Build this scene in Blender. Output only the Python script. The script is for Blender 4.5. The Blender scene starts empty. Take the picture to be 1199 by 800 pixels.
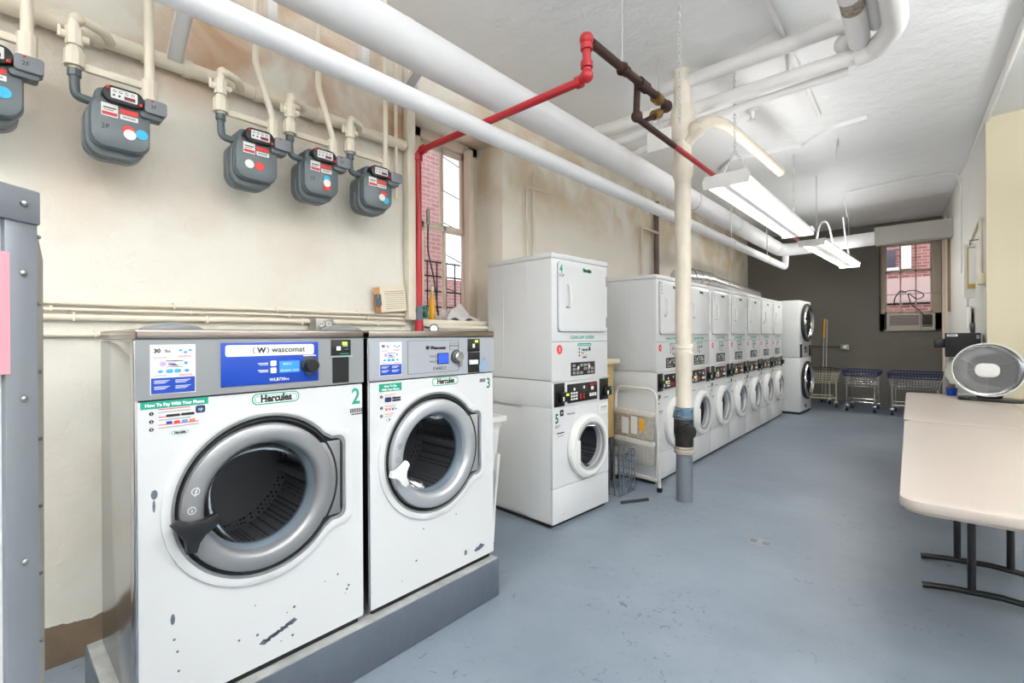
import bpy, bmesh, math, random
from mathutils import Vector, Matrix
random.seed(7)
PI = math.pi
sc = bpy.context.scene
COL = sc.collection

# ------------------------------------------------------------------ camera, world, lights
F_PX = 555.0; THETA = math.atan((1095 - 600) / F_PX); ROLL = 0.006
cam_d = bpy.data.cameras.new('camera'); cam = bpy.data.objects.new('camera', cam_d); COL.objects.link(cam)
cam_d.sensor_width = 36.0; cam_d.lens = F_PX / 1199 * 36.0; cam_d.shift_y = -5.5 / 1199
cam_d.clip_start = 0.02; cam_d.clip_end = 200
cam.location = (0, 0, 1.38)
cam.rotation_mode = 'XYZ'
cam.matrix_world = (Matrix.Translation((0, 0, 1.38)) @ Matrix.Rotation(THETA, 4, 'Z')
                    @ Matrix.Rotation(PI / 2, 4, 'X') @ Matrix.Rotation(-ROLL, 4, 'Z'))
sc.camera = cam
sc.view_settings.view_transform = 'Standard'; sc.view_settings.look = 'None'
sc.view_settings.gamma = 1.0; sc.view_settings.exposure = -0.06
sc.view_settings.use_curve_mapping = False

w = bpy.data.worlds.new('sky'); sc.world = w; w.use_nodes = True
wb = w.node_tree.nodes['Background']; wb.inputs[0].default_value = (0.93, 0.95, 1.0, 1); wb.inputs[1].default_value = 2.6

SIDE_FILL_W = 24   # watts of fill light added at a made-up side window, out of the frame
ADDED_LAMPS = [  # unseen lamps added to brighten the room, each hangs at z 2.7 with fill light above: x, y, rotation, watts down, watts up
    (0.6, 0.0, 0.0, 5, 185), (2.0, 3.0, 0.0, 10, 240), (-0.6, -1.6, PI / 2, 8, 190), (2.4, -0.6, 0.0, 8, 80)]
FILL_COLOR = (0.97, 0.985, 1.0)
LAMP_FILL_UP = (9, 10)   # watts of the upward fill lights added above the two visible lamps
FIX1_E = 5.5; FIX2_E = 30.0

# ------------------------------------------------------------------ helpers
def hexc(h):
    v = [int(h[i:i + 2], 16) / 255 for i in (0, 2, 4)]
    return tuple((c / 12.92 if c <= 0.04045 else ((c + 0.055) / 1.055) ** 2.4) for c in v) + (1,)

def mat(name, col, rough=0.5, metal=0.0, var=0.0, vscale=3.0, bump=0.0, bscale=30.0, bdist=0.01, emit=0.0, coat=0.0, col2=None):
    m = bpy.data.materials.new(name); m.use_nodes = True
    nt = m.node_tree; b = nt.nodes['Principled BSDF']
    c = hexc(col) if isinstance(col, str) else col
    b.inputs['Base Color'].default_value = c
    b.inputs['Roughness'].default_value = rough; b.inputs['Metallic'].default_value = metal
    if coat: b.inputs['Coat Weight'].default_value = coat
    tc = nt.nodes.new('ShaderNodeTexCoord')
    if var > 0 or col2:
        n = nt.nodes.new('ShaderNodeTexNoise'); n.inputs['Scale'].default_value = vscale; n.inputs['Detail'].default_value = 6
        nt.links.new(tc.outputs['Object'], n.inputs['Vector'])
        r = nt.nodes.new('ShaderNodeValToRGB')
        r.color_ramp.elements[0].position = 0.3; r.color_ramp.elements[1].position = 0.7
        c0 = hexc(col2) if col2 else tuple(x * (1 - var) for x in c[:3]) + (1,)
        r.color_ramp.elements[0].color = c0; r.color_ramp.elements[1].color = c
        nt.links.new(n.outputs['Fac'], r.inputs['Fac']); nt.links.new(r.outputs['Color'], b.inputs['Base Color'])
    if bump > 0:
        n2 = nt.nodes.new('ShaderNodeTexNoise'); n2.inputs['Scale'].default_value = bscale; n2.inputs['Detail'].default_value = 5
        nt.links.new(tc.outputs['Object'], n2.inputs['Vector'])
        bp = nt.nodes.new('ShaderNodeBump'); bp.inputs['Strength'].default_value = bump; bp.inputs['Distance'].default_value = bdist
        nt.links.new(n2.outputs['Fac'], bp.inputs['Height']); nt.links.new(bp.outputs['Normal'], b.inputs['Normal'])
    if emit:
        b.inputs['Emission Color'].default_value = c; b.inputs['Emission Strength'].default_value = emit
    return m

def fresnel_glass(name, tint=(1, 1, 1, 1), gloss=0.02, fac=0.12):
    m = bpy.data.materials.new(name); m.use_nodes = True; nt = m.node_tree; nt.nodes.clear()
    o = nt.nodes.new('ShaderNodeOutputMaterial'); mx = nt.nodes.new('ShaderNodeMixShader')
    t = nt.nodes.new('ShaderNodeBsdfTransparent'); t.inputs[0].default_value = tint
    g = nt.nodes.new('ShaderNodeBsdfGlossy'); g.inputs['Roughness'].default_value = gloss
    lw = nt.nodes.new('ShaderNodeLayerWeight'); lw.inputs[0].default_value = fac
    nt.links.new(lw.outputs['Fresnel'], mx.inputs[0]); nt.links.new(t.outputs[0], mx.inputs[1]); nt.links.new(g.outputs[0], mx.inputs[2])
    nt.links.new(mx.outputs[0], o.inputs[0])
    return m

class MB:
    """collects shapes with per-shape materials and links them as ONE mesh object"""
    def __init__(s): s.bm = bmesh.new(); s.mats = []
    def mi(s, m):
        if m not in s.mats: s.mats.append(m)
        return s.mats.index(m)
    def merge(s, b2, m, M=None):
        if M is not None: bmesh.ops.transform(b2, matrix=M, verts=b2.verts)
        i = s.mi(m)
        for f in b2.faces: f.material_index = i
        me = bpy.data.meshes.new('tmp'); b2.to_mesh(me); b2.free()
        s.bm.from_mesh(me); bpy.data.meshes.remove(me); return s
    def box(s, a, b, m, bev=0.0, M=None, seg=2):
        t = bmesh.new(); bmesh.ops.create_cube(t, size=1)
        a = Vector(a); b = Vector(b); d = b - a; c = (a + b) / 2
        for v in t.verts: v.co = Vector((v.co.x * d.x, v.co.y * d.y, v.co.z * d.z)) + c
        if bev: bmesh.ops.bevel(t, geom=list(t.edges), offset=bev, segments=seg, affect='EDGES', profile=0.5)
        return s.merge(t, m, M)
    def cyl(s, p0, p1, r, m, r2=None, seg=20, cap=True):
        p0 = Vector(p0); p1 = Vector(p1); d = p1 - p0
        t = bmesh.new(); bmesh.ops.create_cone(t, cap_ends=cap, segments=seg, radius1=r, radius2=r if r2 is None else r2, depth=d.length)
        M = Matrix.Translation((p0 + p1) / 2) @ d.to_track_quat('Z', 'Y').to_matrix().to_4x4()
        return s.merge(t, m, M)
    def sphere(s, c, r, m, scale=(1, 1, 1), seg=16):
        t = bmesh.new(); bmesh.ops.create_uvsphere(t, u_segments=seg, v_segments=seg // 2, radius=r)
        return s.merge(t, m, Matrix.Translation(c) @ Matrix.Diagonal((*scale, 1)))
    def lathe(s, prof, c, axis, m, seg=40):
        """prof: list of (r, h) along axis"""
        q = Vector(axis).to_track_quat('Z', 'Y').to_matrix().to_4x4(); t = bmesh.new(); rings = []
        for (r, h) in prof:
            if r < 1e-6: rings.append([t.verts.new((0, 0, h))])
            else: rings.append([t.verts.new((r * math.cos(2 * PI * k / seg), r * math.sin(2 * PI * k / seg), h)) for k in range(seg)])
        for A, B in zip(rings, rings[1:]):
            for k in range(seg):
                k2 = (k + 1) % seg
                if len(A) == 1 and len(B) == 1: continue
                if len(A) == 1: t.faces.new((A[0], B[k], B[k2]))
                elif len(B) == 1: t.faces.new((A[k], B[0], A[k2]))
                else: t.faces.new((A[k], B[k], B[k2], A[k2]))
        bmesh.ops.recalc_face_normals(t, faces=t.faces)
        return s.merge(t, m, Matrix.Translation(c) @ q)
    def tube(s, pts, r, m, seg=12, fil=0.0, closed=False, fn=5):
        P = [Vector(p) for p in pts]
        if fil and len(P) > 2:
            Q = []; n = len(P)
            for i, p in enumerate(P):
                if not closed and i in (0, n - 1): Q.append(p); continue
                a = P[(i - 1) % n] - p; b = P[(i + 1) % n] - p
                f = min(fil, a.length * .49, b.length * .49); A = p + a.normalized() * f; B = p + b.normalized() * f
                for k in range(fn + 1):
                    u = k / fn; Q.append(A * (1 - u) ** 2 + p * 2 * u * (1 - u) + B * u * u)
            P = Q
        t = bmesh.new(); n = len(P); rings = []
        prev = None
        for i in range(n):
            if closed: d = P[(i + 1) % n] - P[(i - 1) % n]
            else: d = P[min(i + 1, n - 1)] - P[max(i - 1, 0)]
            d.normalize()
            if prev is None:
                up = Vector((0, 0, 1)) if abs(d.z) < .9 else Vector((1, 0, 0)); u = d.cross(up).normalized()
            else: u = (prev - d * prev.dot(d)).normalized()
            prev = u; v = d.cross(u)
            rings.append([t.verts.new(P[i] + (u * math.cos(2 * PI * k / seg) + v * math.sin(2 * PI * k / seg)) * r) for k in range(seg)])
        pr = list(zip(rings, rings[1:])) + ([(rings[-1], rings[0])] if closed else [])
        for A, B in pr:
            for k in range(seg): t.faces.new((A[k], A[(k + 1) % seg], B[(k + 1) % seg], B[k]))
        if not closed: t.faces.new(rings[0][::-1]); t.faces.new(rings[-1])
        bmesh.ops.recalc_face_normals(t, faces=t.faces)
        return s.merge(t, m)
    def poly(s, outs, y0, y1, m, M=None, bev=0.0):
        """outs: list of closed 2D (x,z) outlines (first outer, rest holes), extruded from y0 to y1"""
        cu = bpy.data.curves.new('c', 'CURVE'); cu.dimensions = '2D'; cu.fill_mode = 'BOTH'
        cu.extrude = max(abs(y1 - y0) / 2 - bev, 1e-5); cu.bevel_depth = bev; cu.bevel_resolution = 1
        for o in outs:
            sp = cu.splines.new('POLY'); sp.points.add(len(o) - 1)
            for p, (x, z) in zip(sp.points, o): p.co = (x, z, 0, 1)
            sp.use_cyclic_u = True
        ob = bpy.data.objects.new('c', cu); me = bpy.data.meshes.new_from_object(ob)
        t = bmesh.new(); t.from_mesh(me); bpy.data.meshes.remove(me); bpy.data.objects.remove(ob); bpy.data.curves.remove(cu)
        R = Matrix.Translation((0, (y0 + y1) / 2, 0)) @ Matrix.Rotation(PI / 2, 4, 'X')
        return s.merge(t, m, (M @ R) if M is not None else R)
    def text(s, txt, x, z, size, m, y=-0.001, align='LEFT', bold=0.0, sx=1.0, M=None, shear=0.0, ext=0.0003):
        cu = bpy.data.curves.new('t', 'FONT'); cu.body = txt; cu.size = size; cu.align_x = align; cu.offset = bold; cu.extrude = ext
        cu.resolution_u = 3; cu.shear = shear
        ob = bpy.data.objects.new('t', cu); me = bpy.data.meshes.new_from_object(ob)
        t = bmesh.new(); t.from_mesh(me); bpy.data.meshes.remove(me); bpy.data.objects.remove(ob); bpy.data.curves.remove(cu)
        R = Matrix.Translation((x, y, z)) @ Matrix.Rotation(PI / 2, 4, 'X') @ Matrix.Diagonal((sx, 1, 1, 1))
        return s.merge(t, m, (M @ R) if M is not None else R)
    def build(s, name, parent=None, ang=35):
        bm = s.bm
        bmesh.ops.remove_doubles(bm, verts=bm.verts, dist=1e-6)
        for f in bm.faces: f.smooth = True
        for e in bm.edges:
            if len(e.link_faces) == 2:
                if e.calc_face_angle(0) > math.radians(ang): e.smooth = False
        me = bpy.data.meshes.new(name); bm.to_mesh(me); bm.free()
        for m in s.mats: me.materials.append(m)
        o = bpy.data.objects.new(name, me); COL.objects.link(o)
        if parent: o.parent = parent
        return o

def rrect(x0, z0, x1, z1, r, n=5):
    pts = []
    for cx, cz, a in ((x1 - r, z1 - r, 0), (x0 + r, z1 - r, 90), (x0 + r, z0 + r, 180), (x1 - r, z0 + r, 270)):
        for k in range(n + 1):
            t = math.radians(a + 90 * k / n); pts.append((cx + r * math.cos(t), cz + r * math.sin(t)))
    return pts
def circ(cx, cz, r, n=48, sx=1.0): return [(cx + sx * r * math.cos(2 * PI * k / n), cz + r * math.sin(2 * PI * k / n)) for k in range(n)]

def tag(o, label, cat, group=None, kind=None):
    o['label'] = label; o['category'] = cat
    if group: o['group'] = group
    if kind: o['kind'] = kind
    return o
def thing(name, label, cat, loc=(0, 0, 0), rotz=0.0, group=None):
    o = bpy.data.objects.new(name, None); COL.objects.link(o); o.location = loc; o.rotation_euler = (0, 0, rotz)
    o.empty_display_size = .1
    return tag(o, label, cat, group)
def struct(o): o['kind'] = 'structure'; return o
def dup(o, parent=None):
    c = o.copy(); COL.objects.link(c); c.parent = parent
    for ch in list(o.children): dup(ch, c)
    return c

# ------------------------------------------------------------------ materials
WHITE = mat('white_enamel', 'D9DADA', 0.32, var=.03, vscale=2)
WHITE2 = mat('white_plastic', 'E6E5E2', 0.4)
STEEL = mat('brushed_steel', 'B4B5B6', 0.2, 1.0, var=.06, vscale=6)
STEEL_L = mat('light_grey_panel', 'A8ACB2', 0.4, 0.25)
GREY_P = mat('grey_panel', '8E9092', 0.4, 0.35)
SILVER = mat('silver_ring', 'B4B7BA', 0.33, 0.45)
SILVER_D = mat('dark_silver_ring', '8F9092', 0.33, 0.45)
CHROME = mat('chrome', 'D8D8D8', 0.12, 1.0)
BLACK = mat('black_plastic', '151516', 0.35)
RUBBER = mat('black_rubber', '1E1F21', 0.6)
DARK = mat('dark_interior', '0D0D0E', 0.6)
GREEN = mat('teal_ink', '16987F', 0.5); GREEN_D = mat('dark_green_ink', '0E6B55', 0.5)
INK = mat('black_ink', '1A1A1C', 0.5); BLUE = mat('blue_panel', '0B3FA6', 0.35); NAVY_I = mat('navy_ink', '14305F', .5)
LCD = mat('lcd_blue', '2C7CE8', 0.3, emit=0.6); LCD2 = mat('lcd_deep_blue', '2B50D8', 0.3, emit=0.5)
LED = mat('led_yellow_green', 'C9F03C', 0.4, emit=1.2); REDLED = mat('red_keys', 'C0262C', 0.4)
RED_S = mat('red_sticker', 'E03A34', 0.5); CYAN_S = mat('cyan_sticker', '2FA9D0', 0.5); PAPER = mat('paper', 'F0EFEA', 0.7)
SKYB = mat('sky_blue_ink', '3C9AD8', .5); ORANGE = mat('orange_ink', 'DF6A3A', .5); PURP = mat('lilac_ink', 'B9A2D6', .5); GREY_I = mat('grey_ink', '8A8C90', .5)
def drum_material():
    m = mat('perforated_drum', '8A8C90', .45, .3); nt = m.node_tree; L = nt.links; b = nt.nodes['Principled BSDF']
    tc = nt.nodes.new('ShaderNodeTexCoord'); v = nt.nodes.new('ShaderNodeTexVoronoi'); v.inputs['Scale'].default_value = 70; v.inputs['Randomness'].default_value = .15
    L.new(tc.outputs['Object'], v.inputs['Vector']); r = nt.nodes.new('ShaderNodeValToRGB'); r.color_ramp.interpolation = 'CONSTANT'
    r.color_ramp.elements[0].color = (.01, .01, .01, 1); r.color_ramp.elements[1].position = .32; r.color_ramp.elements[1].color = (.34, .34, .35, 1)
    L.new(v.outputs['Distance'], r.inputs['Fac']); L.new(r.outputs['Color'], b.inputs['Base Color']); return m
DRUM = drum_material()
DGLASS = fresnel_glass('door_glass', (0.60, 0.61, 0.63, 1), 0.02, 0.12)
WGLASS = fresnel_glass('window_glass', (0.96, 0.97, 0.98, 1), 0.02, 0.1)
CREAM_P = mat('cream_pipe_paint', 'E9DFCB', 0.45, var=.06, vscale=8, bump=.3, bscale=60, bdist=.002)
WHITE_P = mat('white_pipe_wrap', 'F0F0F1', 0.5, var=.05, vscale=3, bump=.15, bscale=25, bdist=.004)
CEIL_P = mat('ceiling_pipe_paint', 'E8E6E3', 0.55, var=.05, vscale=4, bump=.3, bscale=25, bdist=.006)
RED_P = mat('red_pipe_paint', 'B01E2A', 0.35); RUST = mat('rusty_iron', '4A2F28', 0.6, .3, var=.4, vscale=20, bump=.3, bscale=60, bdist=.003)
BRASS = mat('brass_valve', '8A6A3A', .4, .7)
METER = mat('meter_grey', '5A6468', 0.35, var=.1, vscale=8); METER_L = mat('meter_box_grey', '7C7F84', 0.5)
GALV = mat('galvanised', 'A6A49C', 0.4, .7, var=.2, vscale=12); CHAIN_M = mat('chain_zinc', 'C8C8C6', .4, .5)
NAVY = mat('navy_vinyl', '1F2C52', 0.5); TABLE = mat('table_plastic', 'AFA49A', 0.42, var=.03, vscale=4, bump=.06, bscale=150, bdist=.001)
LAMP_W = mat('lamp_white', 'E8E8E6', 0.4)

LAMPW2 = mat('added_window_white', 'E8E8E6', 0.4)
def wall_material(name, base, dirt, z_dirt=True, bump=.5, brown_low=False, bdist=.02):
    m = bpy.data.materials.new(name); m.use_nodes = True; nt = m.node_tree; b = nt.nodes['Principled BSDF']; L = nt.links
    b.inputs['Roughness'].default_value = 0.55
    g = nt.nodes.new('ShaderNodeNewGeometry'); sep = nt.nodes.new('ShaderNodeSeparateXYZ'); L.new(g.outputs['Position'], sep.inputs[0])
    n = nt.nodes.new('ShaderNodeTexNoise'); n.inputs['Scale'].default_value = 1.3; n.inputs['Detail'].default_value = 7; L.new(g.outputs['Position'], n.inputs['Vector'])
    base_mix = nt.nodes.new('ShaderNodeMix'); base_mix.data_type = 'RGBA'
    base_mix.inputs['A'].default_value = hexc(base); base_mix.inputs['B'].default_value = hexc(dirt)
    mr = nt.nodes.new('ShaderNodeMapRange'); mr.inputs['From Min'].default_value = .55; mr.inputs['From Max'].default_value = .85; mr.inputs['To Max'].default_value = .45
    L.new(n.outputs['Fac'], mr.inputs['Value']); out = mr.outputs[0]
    if z_dirt:   # soot streaks of old leaks in the band under the ceiling, above the gas pipes
        n3 = nt.nodes.new('ShaderNodeTexNoise'); n3.inputs['Scale'].default_value = 2.2; n3.inputs['Detail'].default_value = 6; n3.inputs['Distortion'].default_value = .6
        L.new(g.outputs['Position'], n3.inputs['Vector'])
        z1 = nt.nodes.new('ShaderNodeMapRange'); z1.inputs['From Min'].default_value = 2.45; z1.inputs['From Max'].default_value = 2.8
        L.new(sep.outputs['Z'], z1.inputs['Value'])
        z2 = nt.nodes.new('ShaderNodeMapRange'); z2.inputs['From Min'].default_value = .40; z2.inputs['From Max'].default_value = .62; z2.inputs['To Max'].default_value = .85
        L.new(n3.outputs['Fac'], z2.inputs['Value'])
        mu = nt.nodes.new('ShaderNodeMath'); mu.operation = 'MULTIPLY'; L.new(z1.outputs[0], mu.inputs[0]); L.new(z2.outputs[0], mu.inputs[1])
        mxx = nt.nodes.new('ShaderNodeMath'); mxx.operation = 'MAXIMUM'; L.new(mu.outputs[0], mxx.inputs[0]); L.new(out, mxx.inputs[1]); out = mxx.outputs[0]
    L.new(out, base_mix.inputs['Factor']); res = base_mix.outputs['Result']
    if brown_low:
        n4 = nt.nodes.new('ShaderNodeTexNoise'); n4.inputs['Scale'].default_value = 6; n4.inputs['Detail'].default_value = 5; L.new(g.outputs['Position'], n4.inputs['Vector'])
        a = nt.nodes.new('ShaderNodeMath'); a.operation = 'MULTIPLY_ADD'; a.inputs[1].default_value = .12; L.new(n4.outputs['Fac'], a.inputs[0]); L.new(sep.outputs['Z'], a.inputs[2])
        lt = nt.nodes.new('ShaderNodeMath'); lt.operation = 'LESS_THAN'; lt.inputs[1].default_value = .23; L.new(a.outputs[0], lt.inputs[0])
        cr = nt.nodes.new('ShaderNodeValToRGB'); cr.color_ramp.elements[0].color = hexc('4E4238'); cr.color_ramp.elements[1].color = hexc('9A8468'); L.new(n4.outputs['Fac'], cr.inputs[0])
        m2 = nt.nodes.new('ShaderNodeMix'); m2.data_type = 'RGBA'; L.new(lt.outputs[0], m2.inputs['Factor']); L.new(res, m2.inputs['A']); L.new(cr.outputs[0], m2.inputs['B']); res = m2.outputs['Result']
    L.new(res, b.inputs['Base Color'])
    n2 = nt.nodes.new('ShaderNodeTexNoise'); n2.inputs['Scale'].default_value = 5; n2.inputs['Detail'].default_value = 9; n2.inputs['Roughness'].default_value = .6
    L.new(g.outputs['Position'], n2.inputs['Vector'])
    bp = nt.nodes.new('ShaderNodeBump'); bp.inputs['Strength'].default_value = bump; bp.inputs['Distance'].default_value = bdist
    L.new(n2.outputs['Fac'], bp.inputs['Height']); L.new(bp.outputs['Normal'], b.inputs['Normal'])
    return m
WALL = wall_material('cream_plaster', 'E6E2D6', 'BC8C5E', True, .7, True, .03)
WALL2 = wall_material('cream_plaster_far', 'F6F0E3', 'DDC8A8', True, .4, False)
WALLB = wall_material('charcoal_plaster', '6F6B63', '7A766D', False, .7)
WALLR = wall_material('tan_plaster', 'D8CDB0', 'CFC19E', False, .3)
WALLW = wall_material('white_plaster', 'DAD8D2', 'C8C0B2', False, .4)
CEILM = wall_material('ceiling_paint', 'EBEBEA', 'E0DEDC', False, .8, False, .026)

def floor_material():
    m = bpy.data.materials.new('painted_concrete'); m.use_nodes = True; nt = m.node_tree; b = nt.nodes['Principled BSDF']; L = nt.links
    g = nt.nodes.new('ShaderNodeNewGeometry')
    n = nt.nodes.new('ShaderNodeTexNoise'); n.inputs['Scale'].default_value = .9; n.inputs['Detail'].default_value = 9; n.inputs['Roughness'].default_value = .6
    L.new(g.outputs['Position'], n.inputs['Vector'])
    r = nt.nodes.new('ShaderNodeValToRGB'); r.color_ramp.elements[0].position = .32; r.color_ramp.elements[1].position = .68
    r.color_ramp.elements[0].color = hexc('6A7581'); r.color_ramp.elements[1].color = hexc('858F99'); L.new(n.outputs['Fac'], r.inputs[0])
    # chips and hairline cracks, patchy
    v = nt.nodes.new('ShaderNodeTexNoise'); v.inputs['Scale'].default_value = 24; v.inputs['Detail'].default_value = 6; v.inputs['Distortion'].default_value = 1.4; L.new(g.outputs['Position'], v.inputs['Vector'])
    v1 = nt.nodes.new('ShaderNodeMapRange'); v1.inputs['From Min'].default_value = .63; v1.inputs['From Max'].default_value = .67; L.new(v.outputs['Fac'], v1.inputs['Value'])
    n5 = nt.nodes.new('ShaderNodeTexNoise'); n5.inputs['Scale'].default_value = 1.6; n5.inputs['Detail'].default_value = 3; L.new(g.outputs['Position'], n5.inputs['Vector'])
    v2 = nt.nodes.new('ShaderNodeMapRange'); v2.inputs['From Min'].default_value = .44; v2.inputs['From Max'].default_value = .60; L.new(n5.outputs['Fac'], v2.inputs['Value'])
    mu = nt.nodes.new('ShaderNodeMath'); mu.operation = 'MULTIPLY'; L.new(v1.outputs[0], mu.inputs[0]); L.new(v2.outputs[0], mu.inputs[1])
    mx = nt.nodes.new('ShaderNodeMix'); mx.data_type = 'RGBA'; L.new(mu.outputs[0], mx.inputs['Factor']); L.new(r.outputs[0], mx.inputs['A']); mx.inputs['B'].default_value = hexc('5A6068')
    # darker slate paint strip at the far wall
    sep = nt.nodes.new('ShaderNodeSeparateXYZ'); L.new(g.outputs['Position'], sep.inputs[0])
    gt = nt.nodes.new('ShaderNodeMath'); gt.operation = 'GREATER_THAN'; gt.inputs[1].default_value = 10.2; L.new(sep.outputs['Y'], gt.inputs[0])
    mx2 = nt.nodes.new('ShaderNodeMix'); mx2.data_type = 'RGBA'; L.new(gt.outputs[0], mx2.inputs['Factor']); L.new(mx.outputs['Result'], mx2.inputs['A']); mx2.inputs['B'].default_value = hexc('5C6778')
    L.new(mx2.outputs['Result'], b.inputs['Base Color'])
    rr = nt.nodes.new('ShaderNodeMapRange'); rr.inputs['To Min'].default_value = .28; rr.inputs['To Max'].default_value = .5; L.new(n.outputs['Fac'], rr.inputs['Value']); L.new(rr.outputs[0], b.inputs['Roughness'])
    n2 = nt.nodes.new('ShaderNodeTexNoise'); n2.inputs['Scale'].default_value = 7; n2.inputs['Detail'].default_value = 8; L.new(g.outputs['Position'], n2.inputs['Vector'])
    bp = nt.nodes.new('ShaderNodeBump'); bp.inputs['Strength'].default_value = .35; bp.inputs['Distance'].default_value = .012; L.new(n2.outputs['Fac'], bp.inputs['Height']); L.new(bp.outputs['Normal'], b.inputs['Normal'])
    return m
FLOOR = floor_material()

def brick_material(name, c1, c2, mortar, scale=1.0, plane='yz'):
    m = bpy.data.materials.new(name); m.use_nodes = True; nt = m.node_tree; b = nt.nodes['Principled BSDF']; L = nt.links; b.inputs['Roughness'].default_value = .8
    g = nt.nodes.new('ShaderNodeNewGeometry'); sp = nt.nodes.new('ShaderNodeSeparateXYZ'); cb = nt.nodes.new('ShaderNodeCombineXYZ')
    L.new(g.outputs['Position'], sp.inputs[0]); L.new(sp.outputs['Y' if plane == 'yz' else 'X'], cb.inputs['X']); L.new(sp.outputs['Z'], cb.inputs['Y'])
    br = nt.nodes.new('ShaderNodeTexBrick'); br.inputs['Scale'].default_value = scale
    br.inputs['Brick Width'].default_value = .22; br.inputs['Row Height'].default_value = .075; br.inputs['Mortar Size'].default_value = .008
    br.inputs['Color1'].default_value = hexc(c1); br.inputs['Color2'].default_value = hexc(c2); br.inputs['Mortar'].default_value = hexc(mortar)
    L.new(cb.outputs[0], br.inputs['Vector']); L.new(br.outputs['Color'], b.inputs['Base Color'])
    return m
BRICK = brick_material('pink_brick', 'A8807C', '96706C', 'B89C98')
BRICKX = brick_material('pink_brick_back', 'A86F68', '8C5552', 'C2A29A', plane='xz')

# ------------------------------------------------------------------ room shell
ZC = 3.6; YB = 12.0; XL = -2.77; XR = 3.6; YF = -3.2
def wl2(y): return -2.87 - (y - 3.1) * (0.40 / 8.9)      # far part of the left wall
def wr(y): return 0.40 - (y - 6.88) * (0.29 / 5.12)      # alcove part of the right wall
def prism(pts, z0, z1, m):
    """vertical wall block from a plan outline"""
    b = MB(); t = bmesh.new(); lo = [t.verts.new((x, y, z0)) for x, y in pts]; hi = [t.verts.new((x, y, z1)) for x, y in pts]
    n = len(pts); t.faces.new(lo[::-1]); t.faces.new(hi)
    for i in range(n): t.faces.new((lo[i], lo[(i + 1) % n], hi[(i + 1) % n], hi[i]))
    bmesh.ops.recalc_face_normals(t, faces=t.faces); b.merge(t, m); return b
def addprism(b, pts, z0, z1, m):
    c = prism(pts, z0, z1, m); me = bpy.data.meshes.new('x'); c.bm.to_mesh(me); c.bm.free()
    t = bmesh.new(); t.from_mesh(me); bpy.data.meshes.remove(me); b.merge(t, m)

struct(MB().box((-4.2, YF - .2, -.15), (XR + .2, YB + .6, 0), FLOOR).build('floor'))
struct(MB().box((-4.2, YF - .2, ZC), (XR + .2, YB + .6, ZC + .2), CEILM).build('ceiling'))
struct(prism([(XL, YF), (XL, 2.03), (-3.5, 2.03), (-3.5, YF)], 0, ZC, WALL).build('wall_left'))
b = MB()   # window bay: wall under the sill and above the head, set back reveal
b.box((-3.5, 2.03, 0), (-2.80, 3.1, 1.47), WALL2)
b.box((-3.5, 2.03, 3.13), (-2.86, 3.1, ZC), WALL2)
struct(b.build('wall_left'))
struct(prism([(-2.87, 3.1), (wl2(YB), YB), (-3.62, YB), (-3.30, 3.1)], 0, ZC, WALL2).build('wall_left'))
b = MB()
b.box((-4.0, YB, 0), (-.83, YB + .45, ZC), WALLB); b.box((-.83, YB, 0), (.10, YB + .45, 1.44), WALLB)
b.box((-.83, YB, 3.24), (.10, YB + .45, ZC), WALLB); b.box((.10, YB, 0), (.6, YB + .45, ZC), WALLB)
struct(b.build('wall_back'))
struct(prism([(.40, 6.88), (XR + .2, 6.88), (XR + .2, 7.1), (.62, 7.1), (.40, 7.0)], 0, ZC, WALLR).build('wall_right'))
struct(prism([(.40, 6.99), (.62, 7.1), (.62, YB), (wr(YB), YB)], 0, ZC, WALLW).build('wall_right'))
struct(MB().box((XR, YF, 0), (XR + .2, 6.88, ZC), WALLW).build('wall_right'))
struct(MB().box((-3.5, YF - .2, 0), (XR + .2, YF, ZC), WALLW).build('wall_front'))
b = MB(); b.box((XR - .06, -2.2, .85), (XR, -2.1, 2.85), LAMPW2); b.box((XR - .06, 5.0, .85), (XR, 5.1, 2.85), LAMPW2); b.box((XR - .06, -2.2, 2.78), (XR, 5.1, 2.88), LAMPW2); b.box((XR - .10, -2.25, .80), (XR, 5.15, .88), LAMPW2)  # unseen window, made up as a setting for the side fill light
for yy in (-.4, 1.4, 3.2): b.box((XR - .05, yy - .03, .85), (XR, yy + .03, 2.85), LAMPW2)
struct(b.build('added_side_window'))
l_ = bpy.data.lights.new('side_fill_light', 'AREA'); l_.shape = 'RECTANGLE'; l_.size = 1.9; l_.size_y = 7.0; l_.energy = SIDE_FILL_W; l_.color = (.95, .98, 1.0)  # area light added to raise the brightness of the room
o_ = bpy.data.objects.new('side_fill_light', l_); COL.objects.link(o_); o_.location = (XR - .07, 1.45, 1.83); o_.rotation_euler = (0, PI / 2, 0)
# sill of the left window
struct(MB().box((-3.22, 2.04, 1.47), (-2.76, 3.09, 1.51), CREAM_P, .006).build('trim_1'))

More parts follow.
